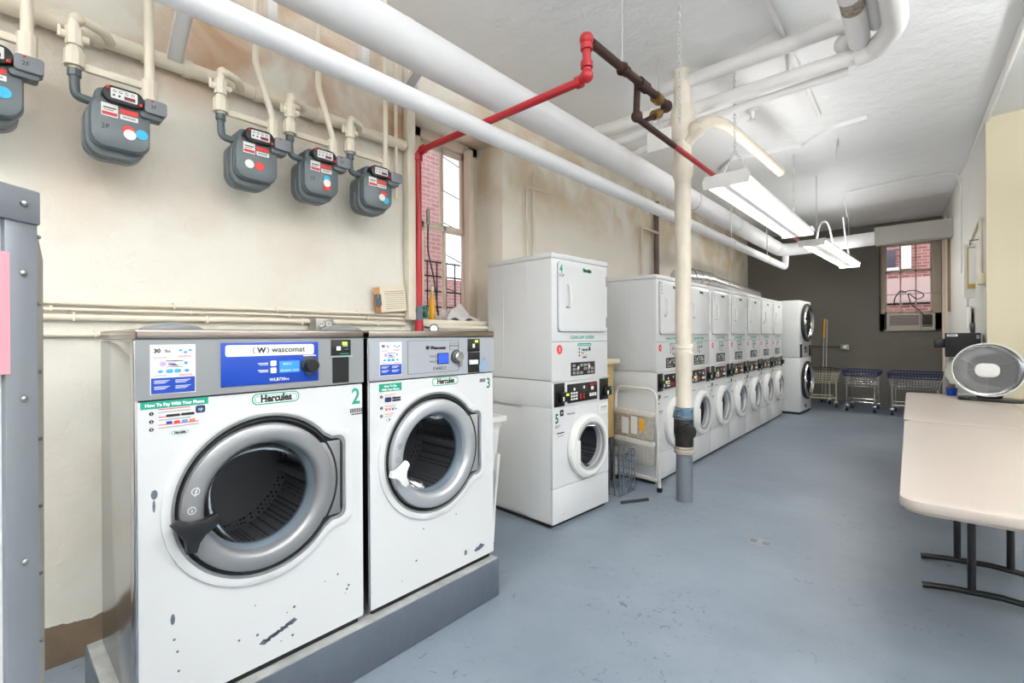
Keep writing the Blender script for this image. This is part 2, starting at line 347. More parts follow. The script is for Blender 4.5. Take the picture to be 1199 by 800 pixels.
# left window: double hung, two lights per sash
WFR = mat('window_frame_paint', 'E6D6C2', .5, var=.06, vscale=9)
wn = bpy.data.objects.new('window_1', None); COL.objects.link(wn); struct(wn); wn.location = (-3.24, 2.03, 1.51)
b = MB()
b.box((-.05, .0, 0), (.06, .46, 1.62), WFR, .004) if False else None
b.box((-.05, .34, 0), (.05, .42, 1.62), WFR, .004); b.box((-.05, .95, 0), (.05, 1.07, 1.62), WFR, .004)
b.box((-.05, .0, 0), (.05, .345, 1.62), WFR, .004); b.box((-.05, .0, 1.54), (.05, 1.07, 1.62), WFR, .004); b.box((-.05, .0, 0), (.05, 1.07, .04), WFR, .004)
b.box((.05, .90, 0), (.12, .95, 1.56), WFR, .004)
b.build('window_frame', wn)
for nm, z0, z1, x0 in (('lower_sash', .04, .85, .0), ('upper_sash', .80, 1.54, -.03)):
    b = MB(); x1 = x0 + .035
    b.box((x0, .42, z0), (x1, .46, z1), WFR, .003); b.box((x0, .91, z0), (x1, .95, z1), WFR, .003)
    b.box((x0, .42, z0), (x1, .95, z0 + .05), WFR, .003); b.box((x0, .42, z1 - .05), (x1, .95, z1), WFR, .003)
    b.box((x0, .675, z0), (x1, .70, z1), WFR, .003)
    s = b.build(nm, wn)
    MB().box((x0 + .014, .45, z0 + .04), (x0 + .018, .92, z1 - .04), WGLASS).build('pane', s)
# window guard outside
BARM = mat('window_guard_iron', '2A2020', .5)
b = MB()
for k in range(7): b.cyl((-3.42, 2.36 + k * .11, 1.5), (-3.42, 2.36 + k * .11, 2.08), .007, BARM, seg=8)
for z in (1.52, 1.66, 1.8, 1.94, 2.07): b.cyl((-3.42, 2.3, z), (-3.42, 3.09, z), .008, BARM, seg=8)
tag(b.build('window_guard'), 'black iron bar guard outside the lower half of the left window', 'window guard')

# back window with sashes
wn2 = bpy.data.objects.new('window_2', None); COL.objects.link(wn2); struct(wn2); wn2.location = (-.83, YB + .28, 1.44)
b = MB()
b.box((0, 0, .0), (.07, .07, 1.8), WFR, .004); b.box((.80, 0, .0), (.93, .07, 1.8), WFR, .004)
b.box((0, 0, 1.73), (.93, .07, 1.8), WFR, .004); b.box((0, 0, .0), (.93, .07, .04), WFR, .004)
b.build('window_frame', wn2)
for nm, z0, z1, y0 in (('lower_sash', .36, 1.22, .0), ('upper_sash', 1.18, 1.76, .03)):
    b = MB(); y1 = y0 + .035
    b.box((.07, y0, z0), (.105, y1, z1), WFR, .003); b.box((.77, y0, z0), (.80, y1, z1), WFR, .003)
    b.box((.07, y0, z0), (.80, y1, z0 + .045), WFR, .003); b.box((.07, y0, z1 - .045), (.80, y1, z1), WFR, .003)
    for xx in (.31, .545): b.box((xx, y0, z0), (xx + .022, y1, z1), WFR, .003)
    s = b.build(nm, wn2)
    MB().box((.10, y0 + .014, z0 + .03), (.78, y0 + .018, z1 - .03), WGLASS).build('pane', s)
b = MB(); b.box((.0, .0, .04), (.93, .03, .36), mat('filler_board', '57504C', .6)); b.build('filler_board', wn2)
tag(MB().cyl((-.80, YB + .2, 2.18), (.08, YB + .2, 2.18), .008, WFR, seg=8).build('window_bar'), 'thin cream rod across the back window below its middle', 'rod')

# outside
b = MB(); b.box((-7.6, -2, -1), (-6.6, 5.55, 9), BRICK); tag(b.build('brick_building'), 'pink brick building seen in the left part of the left window', 'building')
b = MB(); b.box((-9.2, 5.6, -1), (-8.6, 12, 2.75), BRICK); tag(b.build('brick_garden_wall'), 'low brick wall outside behind the window guard', 'brick wall')
t = thing('brick_building', 'red brick building seen through the back window', 'building', (0, 15.2, 0))
b = MB(); b.box((-5, 0, -1), (5, .8, 9), BRICKX); b.build('brick_facade', t)
SASH_REFL = mat('pale_sash_reflection', 'C9ADA8', .7); b = MB(); b.box((-3, -.04, 2.15), (3, 0, 2.78), SASH_REFL); b.box((-3, -.07, 2.11), (3, 0, 2.16), BLACK); b.build('sash_reflection_band', t)  # pale band stands for the reflection in the doubled lower sash
b = MB(); b.box((-1.05, -.03, 3.05), (-.72, 0, 3.5), mat('far_window_dark', '5A5560', .2)); b.box((-1.12, -.05, 2.98), (-.65, -.0, 3.05), WHITE2); b.box((-.62, -.06, 3.0), (-.42, 0, 3.6), WHITE2); b.build('far_window', t)
t = thing('bare_tree', 'thin bare tree branches against the sky in the left window', 'tree', (-7.4, 6.6, 0))
b = MB(); BK = mat('bark', '4A3A36', .8)
b.tube([(0, 0, -1), (.05, .1, 2), (.0, .2, 3.6), (.1, .1, 6)], .05, BK, 8)
for k in range(16):
    z = 1.8 + k * .22; a = k * 2.1; l = .7 + random.random() * .7
    b.tube([(0.03, .15, z), (.3 * math.cos(a), .15 + l * .5 * math.sin(a) - .2, z + .25), (.5 * math.cos(a), .15 + l * math.sin(a), z + .35 + .3 * random.random())], .012, BK, 6)
b.build('branches', t)

# concrete plinth under the two big washers
PL = mat('plinth_grey_paint', '565E69', .5, var=.12, vscale=12, bump=.3, bscale=40); CONC = mat('bare_concrete', 'A3A4A2', .8, var=.35, vscale=10, bump=.5, bscale=40)
b = MB(); b.box((-2.45, .262, 0), (-1.742, 1.84, .195), PL, .006); b.box((-2.445, .267, .195), (-1.746, 1.835, .203), CONC, .003)
tag(b.build('concrete_plinth'), 'low grey painted concrete plinth under the two large front washers', 'plinth')

# ------------------------------------------------------------------ big washers
def door_outline(cx, cz, R, hx, hz, rc=.035):
    pts = []; a0 = math.asin(min(.95, (hz + .045) / R))
    n = 44
    for k in range(n + 1):
        a = a0 + (2 * PI - 2 * a0) * k / n; pts.append((cx + R * math.cos(a), cz + R * math.sin(a)))
    ex = R * math.cos(a0)
    low = [(ex + .025, -(hz + .018)), (ex + .055, -hz)]
    for k in range(5):
        t = -PI / 2 + PI / 2 * k / 4; low.append((hx - rc + rc * math.cos(t), -hz + rc + rc * math.sin(t)))
    up = [(x, -z) for x, z in low[::-1]]
    return pts + [(cx + x, cz + z) for x, z in low + up]

def scribble(b, x0, z0, w, m, lines, h=.0035, gap=.009, y=-.0012):
    for k in range(lines):
        xx = x0; end = x0 + w * (1 if k < lines - 1 else .6)
        while xx < end:
            l = random.uniform(.006, .02); b.box((xx, y, z0 - k * gap), (min(xx + l, end), y + .0005, z0 - k * gap + h), m); xx += l + .004

def instruction_card(mb, x0, z0, w, h, y):
    """white card with a blue foot, 30 lbs heading and a small drum diagram"""
    mb.box((x0, y - .001, z0), (x0 + w, y, z0 + h), PAPER); mb.box((x0 + .002, y - .0016, z0 + .002), (x0 + w - .002, y - .001, z0 + h * .33), BLUE)
    mb.text('30', x0 + w * .08, z0 + h * .84, h * .11, INK, y - .0015, bold=.0008); mb.text('lbs', x0 + w * .30, z0 + h * .84, h * .10, INK, y - .0015)
    for k in range(3): mb.box((x0 + w * (.62 + .11 * k), y - .0015, z0 + h * (.86 - .04 * (k == 1))), (x0 + w * (.70 + .11 * k), y - .001, z0 + h * (.90 - .04 * (k == 1))), SKYB)
    mb.box((x0 + w * .06, y - .0015, z0 + h * .80), (x0 + w * .95, y - .001, z0 + h * .804), GREY_I)
    mb.box((x0 + w * .38, y - .0015, z0 + h * .57), (x0 + w * .54, y - .001, z0 + h * .64), PURP); mb.box((x0 + w * .54, y - .0015, z0 + h * .57), (x0 + w * .68, y - .001, z0 + h * .64), mat_pale)
    mb.box((x0 + w * .33, y - .0017, z0 + h * .66), (x0 + w * .72, y - .001, z0 + h * .675), INK); mb.box((x0 + w * .33, y - .0017, z0 + h * .54), (x0 + w * .72, y - .001, z0 + h * .55), INK)
    mb.lathe([(0, 0), (w * .07, 0), (w * .07, .0006), (0, .0006)], (x0 + w * .27, y - .001, z0 + h * .61), (0, -1, 0), PURP, 14)
    mb.sphere((x0 + w * .78, y - .001, z0 + h * .62), w * .045, SKYB, (1, .1, 1), 8)
    for k in (.42, .60): mb.poly([rrect(x0 + w * (k - .08), z0 + h * .42, x0 + w * (k + .07), z0 + h * .50, h * .03)], y - .0016, y - .001, SKYB)
    for k in (.22, .80): mb.sphere((x0 + w * k, y - .001, z0 + h * .46), w * .06, SKYB, (1, .1, .7), 8)
    for k, (xx, zz) in enumerate(((.06, .74), (.60, .76), (.06, .38), (.62, .38))):
        for j in range(2): mb.box((x0 + w * xx, y - .0015, z0 + h * (zz - .022 * j)), (x0 + w * (xx + .3), y - .001, z0 + h * (zz - .022 * j + .009)), GREY_I if k % 2 == 0 else RED_S)
    for xx in (.08, .54):
        for zz in (.27, .15):
            for j in range(3): mb.box((x0 + w * xx, y - .0018, z0 + h * (zz - .025 * j)), (x0 + w * (xx + .34 - .05 * j), y - .0015, z0 + h * (zz - .025 * j + .010)), PAPER)
mat_pale = mat('pale_green_ink', 'BFD6C6', .5)

def brand_badge(mb, cx, cz, w, y):
    h = w * .24
    mb.poly([rrect(cx - w / 2, cz - h / 2, cx + w / 2, cz + h / 2, h * .48, 8)], y - .0008, y, GREEN)
    mb.poly([rrect(cx - w / 2 + h * .1, cz - h * .4, cx + w / 2 - h * .1, cz + h * .4, h * .39, 8)], y - .0012, y - .0004, PAPER)
    mb.poly([rrect(cx - w / 2 + h * .2, cz - h * .3, cx + w / 2 - h * .2, cz + h * .3, h * .29, 8)], y - .0015, y - .0006, GREEN)
    mb.poly([rrect(cx - w / 2 + h * .27, cz - h * .24, cx + w / 2 - h * .27, cz + h * .24, h * .23, 8)], y - .0017, y - .0007, PAPER)
    mb.text('Hercules', cx, cz - h * .27, h * .90, INK, y - .002, 'CENTER', bold=w * .010, sx=.84)

def pay_label(mb, x0, z1, w, y, small=False):
    """teal headed instructions; z1 is the top edge"""
    hh = w * (.13 if not small else .30)
    mb.box((x0, y - .0008, z1 - hh), (x0 + w, y, z1), GREEN)
    if not small: mb.text('How To Pay With Your Phone', x0 + w / 2, z1 - hh * .72, hh * .58, PAPER, y - .001, 'CENTER', bold=.0006, sx=.92)
    else:
        mb.text('How To Pay', x0 + w / 2, z1 - hh * .46, hh * .36, PAPER, y - .001, 'CENTER', bold=.0005)
        mb.text('With Your Phone', x0 + w / 2, z1 - hh * .88, hh * .36, PAPER, y - .001, 'CENTER', bold=.0005)
    st = w * (.135 if not small else .30); r = w * (.033 if not small else .06)
    for k in range(3):
        zc = z1 - hh - st * (k + .62) - (st * .4 if small and k else 0)
        mb.lathe([(0, 0), (r, 0), (r, .0006), (0, .0006)], (x0 + w * (.15 if not small else .1), y - .0008, zc), (0, -1, 0), INK, 16)
        mb.text(str(k + 1), x0 + w * (.15 if not small else .1), zc - r * .6, r * 1.7, PAPER, y - .0018, 'CENTER')
        for j in range(2):
            z = zc + (.01 if not small else .004) - j * .009
            mb.box((x0 + w * .25, y - .0008, z), (x0 + w * (.72 if k < 2 else .85), y, z + .0022), GREY_I if j else RED_S)
    if not small:
        zc = z1 - hh - st * .9
        for xx in (.36, .58): mb.poly([rrect(x0 + w * xx, zc - st * .32, x0 + w * (xx + .2), zc, .002)], y - .0012, y, INK)
        for k, mm in enumerate((BLUE, RED_S, SKYB, ORANGE)): mb.box((x0 + w * (.36 + .115 * k), y - .0012, zc - st * 1.22), (x0 + w * (.36 + .115 * k + .085), y, zc - st * .88), mm)
        mb.poly([rrect(x0 + w * .80, z1 - hh - st * 1.1, x0 + w * .95, z1 - hh - st * .1, .006)], y - .0012, y, NAVY_I)
        mb.text('cp', x0 + w * .875, z1 - hh - st * .75, st * .6, PAPER, y - .0018, 'CENTER')
        brand_badge(mb, x0 + w * .56, z1 - hh - st * 3.35, w * .26, y)
    else:
        zc = z1 - hh - st * 1.05
        mb.poly([rrect(x0 + w * .25, zc - st * .30, x0 + w * .54, zc + st * .28, .006)], y - .0012, y, NAVY_I)
        for k in range(2): mb.poly([rrect(x0 + w * .58, zc - st * (.28 - .3 * k), x0 + w * .95, zc - st * (.04 - .3 * k), .002)], y - .0012, y, INK)
        for k, mm in enumerate((RED_S, ORANGE, BLUE, SKYB)): mb.box((x0 + w * (.28 + .14 * k), y - .0012, z1 - hh - st * 2.4), (x0 + w * (.28 + .14 * k + .08), y, z1 - hh - st * 2.2), mm)
        brand_badge(mb, x0 + w * .56, z1 - hh - st * 3.6, w * .5, y)

HZ_ = .168
def big_washer(kind, label, loc, rot):
    W, D, HH = .752, .60, 1.205
    cx, cz = (.368, .625) if kind == 'two' else (.352, .632)
    t = thing('front_load_washer', label, 'washing machine', loc, rot, None)
    b = MB()   # body: sheet steel shell with open front
    for a, c in (((0, .02, 0.02), (.015, D, 1.17)), ((W - .015, .02, 0.02), (W, D, 1.17)), ((.001, D - .015, 0.021), (W - .001, D - .001, 1.169)), ((.002, .022, .021), (W - .002, D - .002, .04)), ((.002, .022, 1.15), (W - .002, D - .002, 1.168))):
        b.box(a, c, STEEL, .002)
    b.box((-.004, .0, .02), (.008, .05, 1.17), STEEL, .003)
    b.box((.02, .015, -.002), (W - .02, D - .05, .03), DARK); b.box((.003, .004, .978), (W - .003, .02, .994), DARK)  # near-black base block paints the shadow line under the washer; seam strip above
    b.build('cabinet', t)
    pan = WHITE
    hole = door_outline(cx, cz, .286, .303, HZ_)
    b = MB(); b.poly([rrect(.004, .024, W - .004, .984, .006, 2), hole], 0, .02, pan)
    for k in range(15 if kind == 'two' else 4):   # chips in the enamel
        xx = random.uniform(.05, .72); zz = random.uniform(.06, .30)
        if abs(xx - cx) < .3 and abs(zz - cz) < .33: zz = random.uniform(.05, .28)
        b.sphere((xx, 0, zz), random.choice((.0025, .004, .005)), GREY_D, (1, .2, 1), 8)
    if kind == 'two':
        b.sphere((.045, 0, .70), .009, GREY_D, (1, .1, 1.7), 8); b.sphere((.044, 0, .665), .004, GREY_D, (1, .1, 5), 8); b.sphere((.09, 0, .30), .008, GREY_D, (.8, .1, 2.2), 8)
        for k in range(7): b.poly([[(.36 + k * .017 + .004 * math.sin(k * 9 + j * 2.1) + .017 * math.cos(j * PI / 4) * (1 + .3 * math.sin(5 * j + k)), .100 + .005 * k + .0075 * math.sin(j * PI / 4) * (1 + .5 * math.cos(3 * j + k))) for j in range(8)]], -.0006, .001, GREY_D)
    else:
        [b.poly([[(.63 + k * .022 + (.022 + .006 * math.sin(j * 2.3 + k)) * math.cos(j * PI / 6), .075 + .008 * k + (.011 + .004 * math.sin(j * 1.9 + 2 * k)) * math.sin(j * PI / 6)) for j in range(12)]], -.0006, .001, GREY_D) for k in range(2)]; b.poly([[(.545 + .010 * math.cos(j * PI / 4) * (1 + .3 * math.sin(3 * j)), .085 + .014 * math.sin(j * PI / 4)) for j in range(8)]], -.0006, .001, GREY_D)
    b.build('front_panel', t)
    b = MB(); b.poly([door_outline(cx, cz, .306, .325, HZ_ + .02), door_outline(cx, cz, .286, .303, HZ_)], -.010, .004, pan, bev=.003); b.build('door_surround', t)
    b = MB(); b.poly([door_outline(cx, cz, .287, .304, HZ_ + .001), door_outline(cx, cz, .275, .291, HZ_ - .012)], -.007, .012, SILVER_D if kind == 'two' else GREY_P, bev=.002); b.build('trim_ring', t)
    b = MB(); b.poly([door_outline(cx, cz, .277, .293, HZ_ - .010), circ(cx, cz, .20)], .004, .02, RUBBER)
    b.lathe([(.270, .003), (.266, -.010), (.260, -.010), (.252, 0)], (cx, 0, cz), (0, 1, 0), RUBBER, 56)
    b.build('gasket', t)
    b = MB(); b.box((cx + .18, -.008, cz - .145), (cx + .278, .006, cz + .145), SILVER_D if kind == 'two' else SILVER, .004); b.build('hinge_plate', t)
    dm = SILVER_D if kind == 'two' else SILVER
    dcx = cx - .012
    b = MB(); b.lathe([(.20, .01), (.248, .008), (.252, -.014), (.249, -.03), (.242, -.036), (.205, -.040), (.194, -.034), (.186, -.022), (.184, .03), (.20, .03)], (dcx, 0, cz), (0, 1, 0), dm, 64)
    for k, a in enumerate((165, 150)):   # lock symbols on the ring
        px_, pz_ = dcx + .224 * math.cos(math.radians(a + 12)), cz + .224 * math.sin(math.radians(a + 12))
        b.tube([(px_ + .011 * math.cos(q * PI / 6), -.041, pz_ + .011 * math.sin(q * PI / 6)) for q in range(12)], .0012, WHITE2 if kind == 'two' else GREY_I, 6, closed=True)
        b.text('s', px_, pz_ - .005, .018, WHITE2 if kind == 'two' else GREY_I, -.0412, 'CENTER')
    b.tube([(dcx + .222 * math.cos(math.radians(q)), -.041, cz + .222 * math.sin(math.radians(q))) for q in (166, 163.5, 161, 158.5)], .0013, WHITE2 if kind == 'two' else GREY_I, 6)
    door = b.build('door', t)
    b = MB(); b.lathe([(.183, .005), (.172, .035), (.150, .09), (.13, .115), (0, .125)], (dcx, 0, cz), (0, 1, 0), DGLASS, 56); b.build('door_glass', door)
    b = MB(); b.lathe([(.187, -.005), (.183, .004), (.176, .02), (.172, .04)], (dcx, 0, cz), (0, 1, 0), mat_innerring, 56); b.build('inner_ring', door)
    hm = BLACK if kind == 'two' else WHITE2
    b = MB()
    M = Matrix.Translation((dcx - .222, 0, cz - .045)) @ Matrix.Rotation(math.radians(8 if kind == 'two' else -82), 4, 'Y')
    b.poly([[(-.062, .022), (-.05, .034), (-.015, .022), (.02, .026), (.05, .042), (.062, .030), (.052, .008), (.028, -.012), (.014, -.036), (.010, -.062), (-.012, -.062), (-.018, -.03), (-.034, -.008)]], -.075, -.048, hm, M, bev=.004)
    b.cyl((dcx - .222, -.05, cz - .045), (dcx - .222, -.03, cz - .045), .018, hm)
    if kind != 'two':
        b = MB(); M = Matrix.Translation((dcx - .222, 0, cz - .045)) @ Matrix.Rotation(math.radians(98), 4, 'Y')
        b.poly([[(-.050, .018), (-.04, .028), (-.012, .018), (.016, .02), (.04, .034), (.05, .024), (.042, .006), (.022, -.010), (.011, -.03), (.008, -.05), (-.010, -.05), (-.014, -.025), (-.028, -.006)]], -.075, -.048, hm, M, bev=.004)
        b.cyl((dcx - .222, -.05, cz - .045), (dcx - .222, -.03, cz - .045), .016, hm)
    b.build('handle', door)
    b = MB(); b.lathe([(.181, .028), (.20, .03), (.20, .075), (.222, .08)], (dcx, 0, cz), (0, 1, 0), RUBBER, 48); b.build('door_seal', t)
    b = MB(); b.lathe([(.20, .075), (.255, .08), (.255, .42), (.23, .45), (0, .45)], (cx, 0, cz), (0, 1, 0), DRUM, 48)
    for k in range(3):
        a = k * 2 * PI / 3 + .6
        b.box((-.02, .08, -.25), (.02, .42, -.20), DRUM, .01, Matrix.Translation((cx, 0, cz)) @ Matrix.Rotation(a, 4, 'Y'))
    b.build('drum', t)
    # control fascia
    pm = GREY_P if kind == 'two' else STEEL_L
    b = MB(); b.poly([rrect(0, .990, W, 1.172, .004, 2)], -.006, .05, pm); fas = b.build('control_panel', t)
    b = MB(); b.box((-.002, -.010, 1.172), (W + .002, D, HH), STEEL_T, .007, seg=3); b.build('lid', t)
    b = MB(); b.sphere((.20 if kind == 'two' else .14, .48, HH - .012), .15, GREY_P, (.8, .5, .32), 24); b.build('rear_cover', t)
    y = -.0065
    b = MB(); instruction_card(b, .035 if kind == 'two' else .05, 1.005 if kind == 'two' else 1.010, .118 if kind == 'two' else .112, .152 if kind == 'two' else .145, y); b.build('instruction_card', fas)
    if kind == 'two':
        b = MB(); b.box((.225, y - .002, 1.012), (.558, y, 1.160), BLUE, .0006)
        b.poly([rrect(.238, 1.113, .540, 1.152, .008)], y - .0035, y - .001, PAPER)
        b.text('wascomat', .386, 1.125, .028, INK, y - .004, bold=.0004, sx=1.05)
        b.text('W', .338, 1.124, .026, INK, y - .004, bold=.0012)
        for s_ in (-1, 1): b.tube([(.350 + s_ * (.016 + .010 * math.cos(q)), y - .0038, 1.1325 + .011 * math.sin(q)) for q in (-1.1, -.5, 0, .5, 1.1)], .0014, INK, 6)
        for zz in (1.075, 1.050):
            b.poly([rrect(.382, zz, .402, zz + .020, .004)], y - .004, y - .001, WHITE2)
            b.box((.340, y - .0025, zz + .010), (.374, y - .001, zz + .013), PAPER); b.box((.345, y - .0025, zz + .005), (.374, y - .001, zz + .007), PAPER)
        b.text('WLB730cc', .378, 1.022, .0155, PAPER, y - .0028, bold=.0002)
        b.box((.50, y - .0035, 1.107), (.548, y - .001, 1.111), PAPER)
        cp = b.build('display_panel', fas)
        b = MB(); b.box((.413, y - .003, 1.050), (.485, y - .001, 1.092), LCD); b.text('SELECT', .425, 1.078, .010, PAPER, y - .0034); b.text('PROGRAM   START', .416, 1.055, .008, PAPER, y - .0034); b.build('screen', cp)
        b = MB(); b.lathe([(.034, 0), (.034, .005), (.026, .008), (.025, .026), (.022, .030), (0, .030)], (.525, y - .002, 1.072), (0, -1, 0), BLACK, 32)
        b.box((.505, y - .014, 1.032), (.545, y - .010, 1.050), NAVY_I, .002); b.build('knob', cp)
        b = MB(); b.box((.610, y - .006, 1.104), (.692, y, 1.168), BLACK, .002); b.box((.655, y - .008, 1.147), (.675, y - .005, 1.158), LED); b.box((.657, y - .008, 1.141), (.677, y - .005, 1.144), PAPER)
        b.box((.630, y - .008, 1.125), (.647, y - .005, 1.141), PAPER); b.text('<<', .663, 1.125, .015, GREEN, y - .008); b.box((.645, y - .008, 1.110), (.683, y - .006, 1.113), GREEN)
        rd = b.build('card_reader', fas)
        b = MB(); b.box((.616, y - .002, .996), (.684, y + .001, 1.100), DARK); b.box((.606, y - .006, 1.098), (.700, y, 1.104), STEEL_L); b.box((.684, y - .004, .996), (.700, y, 1.10), GREY_P); b.build('card_slot', fas)
    else:
        b = MB(); b.poly([rrect(.195, 1.008, .500, 1.160, .001), rrect(.1965, 1.0095, .4985, 1.1585, .001)], y - .001, y, GREY_D)
        b.text('Wascomat', .322, 1.118, .0215, INK, y - .001, bold=.0009); b.poly([rrect(.298, 1.118, .316, 1.134, .003)], y - .001, y, INK)
        for zz in (1.078, 1.053): b.poly([rrect(.352, zz, .364, zz + .014, .002), rrect(.353, zz + .001, .363, zz + .013, .002)], y - .001, y, INK); b.box((.318, y - .001, zz + .008), (.345, y, zz + .010), INK); b.box((.322, y - .001, zz + .003), (.345, y, zz + .0045), INK)
        b.poly([rrect(.340, 1.020, .415, 1.034, .002), rrect(.341, 1.021, .414, 1.033, .002)], y - .001, y, INK); b.text('W730CC', .3775, 1.0225, .011, INK, y - .001, 'CENTER')
        b.poly([rrect(.442, 1.112, .500, 1.146, .002), rrect(.4432, 1.1132, .4988, 1.1448, .002)], y - .001, y, INK); b.box((.442, y - .001, 1.131), (.500, y, 1.134), INK)
        cp = b.build('display_panel', fas)
        b = MB(); b.box((.370, y - .0035, 1.050), (.430, y - .002, 1.095), LCD2); b.box((.366, y - .002, 1.046), (.434, y, 1.099), INK); b.build('screen', cp)
        b = MB(); b.lathe([(.033, 0), (.033, .004), (.029, .006)], (.482, y - .001, 1.078), (0, -1, 0), BLACK, 32)
        b.lathe([(.024, 0), (.024, .024), (.020, .028), (0, .028)], (.486, y - .002, 1.078), (0, -1, 0), CHROME, 32); b.box((.494, y - .02, 1.030), (.512, y - .012, 1.056), GREY_P, .003); b.build('knob', cp)
        b = MB(); b.box((.560, y - .006, 1.100), (.642, y, 1.165), BLACK, .002); b.box((.607, y - .008, 1.147), (.628, y - .005, 1.158), LED); b.box((.590, y - .008, 1.120), (.604, y - .005, 1.140), PAPER)
        b.build('card_reader', fas)
        b = MB(); b.poly([rrect(.562, .994, .645, 1.096, .002)], y - .002, y, DARK); b.box((.566, y - .012, 1.035), (.625, y - .002, 1.058), PAPER, .002); b.poly([[(.64, .996), (.68, .996), (.695, 1.03), (.685, 1.07), (.64, 1.03)]], y - .006, y, SKYG); b.build('card_slot', fas)
    b = MB()
    if kind == 'two':
        pay_label(b, .012, .985, .178, 0); b.build('pay_instructions', t)
        b = MB(); brand_badge(b, .405, .960, .165, 0); b.build('name_badge', t)
        b = MB(); b.text('2', .700, .905, .090, GREEN, -.0012, bold=.0018, sx=.85)
        for k in range(9): b.box((.694 + k * .0062, -.0012, .868), (.697 + k * .0062, 0, .885), INK)
        b.box((.70, -.0012, .860), (.748, 0, .864), INK); b.build('number_sticker', t)
    else:
        pay_label(b, .050, .975, .115, 0, True); b.build('pay_instructions', t)
        b = MB(); brand_badge(b, .42, .962, .165, 0); b.build('name_badge', t)
        b = MB(); b.text('3', .700, .905, .075, GREEN_D, -.0012, bold=.0015, sx=.8)
        for k in range(7): b.box((.652 + k * .006, -.0012, .938), (.655 + k * .006, 0, .956), INK)
        b.build('number_sticker', t)
    return t
GREY_D = mat('chip_grey', '5C6470', .6); SKYG = mat('pale_blue_plastic', '8FA6BE', .4)
STEEL_T = mat('lid_steel', '9C928C', .2, 1.0, var=.15, vscale=9)
mat_innerring = mat('inner_ring_steel', '8FA0AE', .3, .6)
big_washer('two', 'large white front-load washer with a bold blue control panel and black door latch, numbered 2', (-1.775, .305, .2052), PI / 2)
big_washer('three', 'white front-load washer with silver control panel and white door latch, numbered 3', (-1.775, 1.083, .2052), PI / 2)

